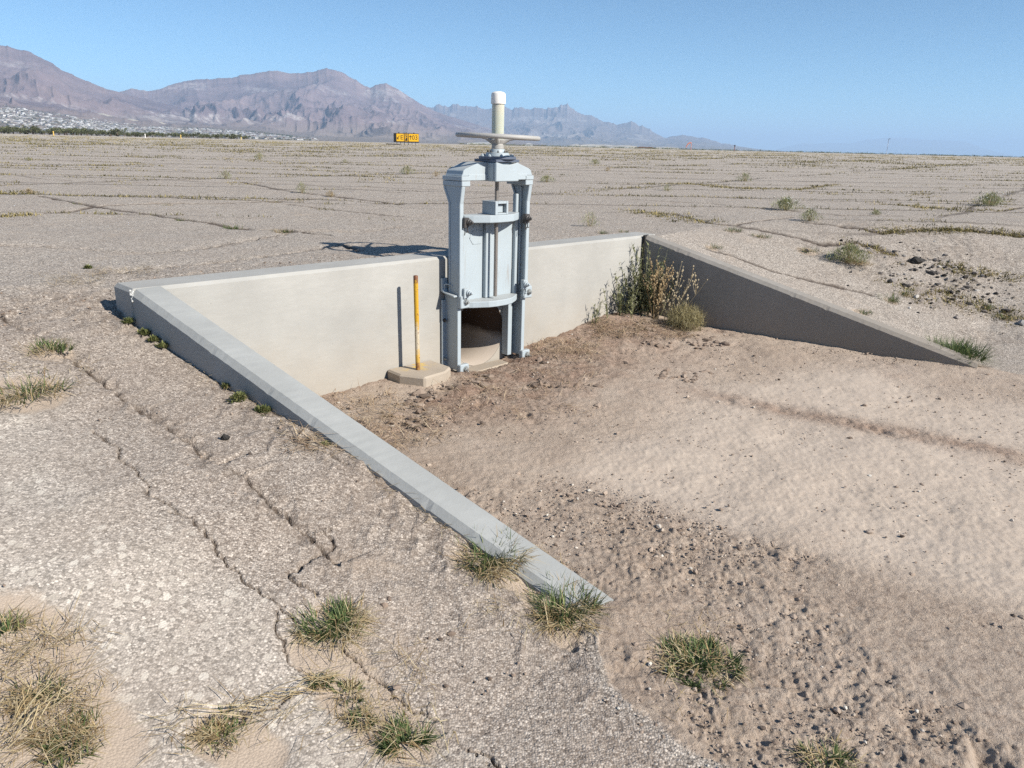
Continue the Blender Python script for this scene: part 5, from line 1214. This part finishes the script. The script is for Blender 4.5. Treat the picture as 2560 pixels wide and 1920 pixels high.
def town():
    az0, az1 = az_el(-40, 340)[0], az_el(790, 340)[0]; hs_ = []
    while len(hs_) < 2700:
        a = random.uniform(az0, az1); r = random.uniform(2750, 4650)
        t = (a - az0) / (az1 - az0)
        if r > 4650 - 900 * max(0, t - .55) / .45 - 250 * math.sin(t * 9) ** 2: continue
        if float(fbm(np.array(a * 90), np.array(r / 170), 3, 310)) < -.28: continue
        z = float(fan_z(np.array(a), np.array(r))) + .72
        hs_.append((r, a, z))
    hs_.sort()
    first = None
    for k, (r, a, z) in enumerate(hs_[:290]):
        o = D.objects.new('house', random.choice(HM)); COL.objects.link(o); o.location = (r * math.sin(a), r * math.cos(a), z); o.rotation_euler = (0, 0, random.uniform(-.6, .6) + (1.57 if random.random() < .3 else 0)); s_ = random.uniform(.65, 1.0); o.scale = (s_, s_, s_)
        tag(o, 'small pale house in the distant town at the foot of the mountains', 'house', 'houses of the distant town')
    # the rest reads as one mass
    Vs, Qs, Ms, off = [], [], [], 0
    for r, a, z in hs_[290:]:
        w, d, h, rf = random.choice([(14, 10, 3.4, 2.2), (18, 12, 3.6, 2.0), (12, 12, 5.6, 2.4), (22, 12, 4.4, .6)]); s_ = random.uniform(.6, 1.05); an = random.uniform(-.6, .6); c, sn = math.cos(an), math.sin(an)
        q_ = np.array([(-w / 2, -d / 2, -5), (w / 2, -d / 2, -5), (w / 2, d / 2, -5), (-w / 2, d / 2, -5), (-w / 2, -d / 2, h), (w / 2, -d / 2, h), (w / 2, d / 2, h), (-w / 2, d / 2, h), (-w / 4, 0, h + rf), (w / 4, 0, h + rf)]) * s_
        V = np.stack([q_[:, 0] * c - q_[:, 1] * sn + r * math.sin(a), q_[:, 0] * sn + q_[:, 1] * c + r * math.cos(a), q_[:, 2] + z], -1)
        Vs.append(V); Qs.append(np.array([(0, 1, 5, 4), (1, 2, 6, 5), (2, 3, 7, 6), (3, 0, 4, 7), (4, 5, 9, 8), (6, 7, 8, 9), (5, 6, 9, 9), (7, 4, 8, 8)]) + off); off += 10
        m1, m2 = random.randint(0, 3), 4 + random.randint(0, 3); Ms += [m1] * 4 + [m2] * 4
    V = np.concatenate(Vs); Q = np.concatenate(Qs); me = D.meshes.new('town_rows'); me.from_pydata(V.tolist(), [], [list(dict.fromkeys(f)) for f in Q.tolist()])
    for mm in WALLS + ROOFS: me.materials.append(mm)
    me.polygons.foreach_set('material_index', np.array(Ms, np.int32)); me.update()
    tag(link('town_rows', me), 'upper rows of the distant town climbing the foot of the mountains', 'town', kind='stuff')
    # garden trees
    n = 5200; a = rng.uniform(az0, az1, n); r = rng.uniform(2700, 4550, n); z = fan_z(a, r) + .72; P = np.stack([r * np.sin(a), r * np.cos(a), z + 2.2], -1)
    k = 26; ii = np.repeat(np.arange(n), k); v = rng.normal(0, 1, (n * k, 3)); v /= np.linalg.norm(v, axis=1)[:, None]
    base = P[ii] + v * rng.random(n * k)[:, None] ** .4 * np.array([4.2, 4.2, 2.8]) * rng.uniform(.6, 1.4, n)[ii][:, None]
    V, Q, nv = blades(base, rng.uniform(0, 6.28, n * k), rng.uniform(.2, 2, n * k), rng.uniform(1., 2.2, n * k), rng.uniform(1, 1.8, n * k), np.zeros(n * k), 1)
    tag(link('town_trees', np_mesh('town_trees', V, Q, M_TREE, False, {'tint': np.repeat(np.clip(rng.normal(.4, .25, n)[ii], 0, 1), nv)})), 'garden trees of the distant town', 'trees', kind='stuff')
M_TREE = tinted('tree foliage', [(0, (.05, .062, .035)), (.5, (.11, .122, .062)), (1, (.19, .195, .1))], .8, .1)
town()
# row of mesquite shrubs at the edge of the field
def mesquite(seed):
    r2 = np.random.default_rng(seed); n = 520; v = r2.normal(0, 1, (n, 3)); v /= np.linalg.norm(v, axis=1)[:, None]
    cl = r2.normal(0, 1, (9, 3)) * np.array([1.6, 1.2, .45]) + np.array([0, 0, 1.75]); ci = r2.integers(0, 9, n)
    base = cl[ci] + v * (r2.random(n) ** .5)[:, None] * np.array([1.0, 1.0, .75]); base[:, 2] = np.maximum(base[:, 2], .15)
    V, Q, nv = blades(base, r2.uniform(0, 6.28, n), r2.uniform(.2, 2.2, n), r2.uniform(.25, .6, n), r2.uniform(.2, .42, n), r2.uniform(-.3, .6, n), 2)
    me = np_mesh('crown', V, Q, M_TREE, False, {'tint': np.repeat(np.clip(r2.normal(.62, .22, n), 0, 1), nv)})
    tb_ = MB()
    for k in range(3): a = r2.uniform(0, 6.28); tb_.tube([(0, 0, -.3), (.2 * math.cos(a), .2 * math.sin(a), .7), (.7 * math.cos(a), .7 * math.sin(a), 1.7)], [.14, .10, .05], 6)
    t_ = tb_.build('trunk', M_BRK); m_ = t_.data; D.objects.remove(t_); return me, m_
M_BRK = simple('bark', (.14, .10, .07), .9)
MQ = [mesquite(s_) for s_ in (1, 2, 3, 4)]
for k in range(96):
    f = k / 95.; px = -60 + 680 * f ** 1.05 + random.uniform(-6, 6); dist = random.uniform(320, 430); sc_ = random.uniform(.75, 1.2) * (1.0 - .45 * f) * (1.25 if random.random() < .15 else 1) * .98
    p = ground_at_dist(px, dist); o = empty('mesquite_tree', p, random.uniform(0, 6.28)); o.scale = (sc_ * 1.15, sc_ * 1.15, sc_)
    tag(o, 'dark green mesquite tree in the row along the far left edge of the field', 'tree', 'mesquite trees along the field edge')
    c_, t_ = random.choice(MQ); link('crown', c_, o); link('trunk', t_, o)
# low white buildings at the far side of the field
BLD = [(1432, 1300, 10, 4, 'small white shed left of the long white hangars on the horizon'), (1441, 1350, 12, 6, 'white aircraft shelter just right of the small white shed on the horizon'), (1457, 1400, 16, 5, 'white building between the shelter and the long hangars'),
       (1478, 1250, 34, 6, 'cream hangar at the left end of the long white row'), (1505, 1500, 66, 7, 'longest white hangar in the row on the horizon'), (1524, 1250, 22, 4, 'low white block in front of the longest hangar'), (1550, 1260, 18, 4, 'low pale block right of the longest hangar'),
       (1566, 1550, 40, 7, 'white hangar at the right end of the long white row'), (1608, 1100, 20, 2.2, 'low rust brown shed right of the white hangars'), (1625, 1150, 14, 2.2, 'dark brown shed beside the rust brown one'), (1668, 1600, 46, 5, 'pale grey flat building left of the windsock'), (1322, 900, 9, 3.2, 'tiny white box right of the handwheel on the horizon'), (1215, 1300, 60, 5, 'pale long building behind the wheel hub')]
for i, (px, dist, w, h, label) in enumerate(BLD):
    p = ground_at_dist(px, dist); h *= .62; o = empty('hangar' if h > 3 else 'shed', (p[0], p[1], p[2] - .2)); tag(o, label, 'building')
    b = MB(); d_ = 12.; b.prism([(-w / 2, 0), (w / 2, 0), (w / 2, h), (-w / 2, h)], 0, d_, 'y'); b.build('walls', simple('shed wall', [(.6, .59, .57), (.58, .55, .5), (.55, .55, .55)][i % 3] if 'brown' not in label else (.16, .075, .05), .7), o)
    b = MB(); b.prism([(-w / 2 - .4, h + .02), (w / 2 + .4, h + .02), (w / 2 * .2, h + 1.3), (-w / 2 * .2, h + 1.3)], -.3, d_ + .3, 'y'); b.build('roof', simple('shed roof', (.5, .51, .53) if 'brown' not in label else (.2, .1, .07), .6), o)
    b = MB(); b.box(-w * .2, w * .2, -.08, -.01, .0, h * .7); b.build('door', simple('shed door', (.5, .52, .55), .6), o)
# scrub line on the horizon
def scrub():
    n = 900; px = rng.uniform(1150, 2600, n); P = np.array([ground_at_dist(a, b) for a, b in zip(px, rng.uniform(420, 900, n))]); P[:, 2] += .25; k = 22; ii = np.repeat(np.arange(n), k)
    base = P[ii] + rng.normal(0, 1, (n * k, 3)) * np.array([.9, .9, .28]); base[:, 2] = np.maximum(base[:, 2], P[ii][:, 2] - .25)
    V, Q, nv = blades(base, rng.uniform(0, 6.28, n * k), rng.uniform(.2, 2, n * k), rng.uniform(.2, .5, n * k), rng.uniform(.25, .5, n * k), np.zeros(n * k), 1)
    tag(link('desert_scrub', np_mesh('desert_scrub', V, Q, M_TREE, False, {'tint': np.repeat(np.clip(rng.normal(.75, .2, n)[ii], 0, 1), nv)})), 'low desert scrub along the horizon', 'scrub', kind='stuff')
scrub()

# ------------------------------------------------------------------ air, sky, sun
HZ = D.materials.new('pale air'); HZ.use_nodes = True; nt = HZ.node_tree; nt.nodes.clear()
out = nt.nodes.new('ShaderNodeOutputMaterial'); pv = nt.nodes.new('ShaderNodeVolumePrincipled'); nt.links.new(pv.outputs[0], out.inputs['Volume'])
pv.inputs['Color'].default_value = (.50, .71, 1.0, 1); pv.inputs['Density'].default_value = 6.2e-5; pv.inputs['Anisotropy'].default_value = 0.0
hz = MB(); hz.box(-60000, 60000, -60000, 64000, -14, 1060); o = hz.build('haze', HZ, smooth=False); tag(o, 'thin blue haze over the whole plain', kind='stuff')
w = D.worlds.new('World'); scn.world = w; w.use_nodes = True; nt = w.node_tree; nt.nodes.clear()
sky = nt.nodes.new('ShaderNodeTexSky'); sky.sky_type = 'NISHITA'; sky.sun_disc = False
SUN_EL, SUN_AZ = rad(34.5), rad(120.5)      # azimuth clockwise from +Y
sky.sun_elevation = SUN_EL; sky.sun_rotation = SUN_AZ; sky.altitude = 1200; sky.air_density = .65; sky.dust_density = 0.; sky.ozone_density = 1.6
bg = nt.nodes.new('ShaderNodeBackground'); bg.inputs[1].default_value = .094; wo = nt.nodes.new('ShaderNodeOutputWorld'); tn = nt.nodes.new('ShaderNodeMix'); tn.data_type = 'RGBA'; tn.blend_type = 'MULTIPLY'; tn.inputs[0].default_value = 1; tn.inputs[7].default_value = (.72, .97, 1., 1); nt.links.new(sky.outputs[0], tn.inputs[6]); nt.links.new(tn.outputs[2], bg.inputs[0]); nt.links.new(bg.outputs[0], wo.inputs[0])
sun = D.lights.new('sun', 'SUN'); sun.energy = 5.0; sun.angle = rad(.53); sun.color = (1., .945, .85); so = D.objects.new('sun', sun); COL.objects.link(so)
sd_ = Vector((math.sin(SUN_AZ) * math.cos(SUN_EL), math.cos(SUN_AZ) * math.cos(SUN_EL), math.sin(SUN_EL))); so.rotation_euler = sd_.to_track_quat('Z', 'Y').to_euler(); so.location = (8, -6, 9)
vs = scn.view_settings; vs.view_transform = 'Standard'; vs.look = 'None'; vs.exposure = .58; vs.gamma = 1; vs.use_curve_mapping = False
scn.render.engine = 'CYCLES'; cy = scn.cycles; cy.use_denoising = False
try: cy.denoiser = 'OPENIMAGEDENOISE'; cy.denoising_input_passes = 'RGB_ALBEDO_NORMAL'
except Exception: pass
cy.max_bounces = 8; cy.diffuse_bounces = 1; cy.glossy_bounces = 3; cy.volume_bounces = 1; cy.transparent_max_bounces = 8
cy.caustics_reflective = False; cy.caustics_refractive = False
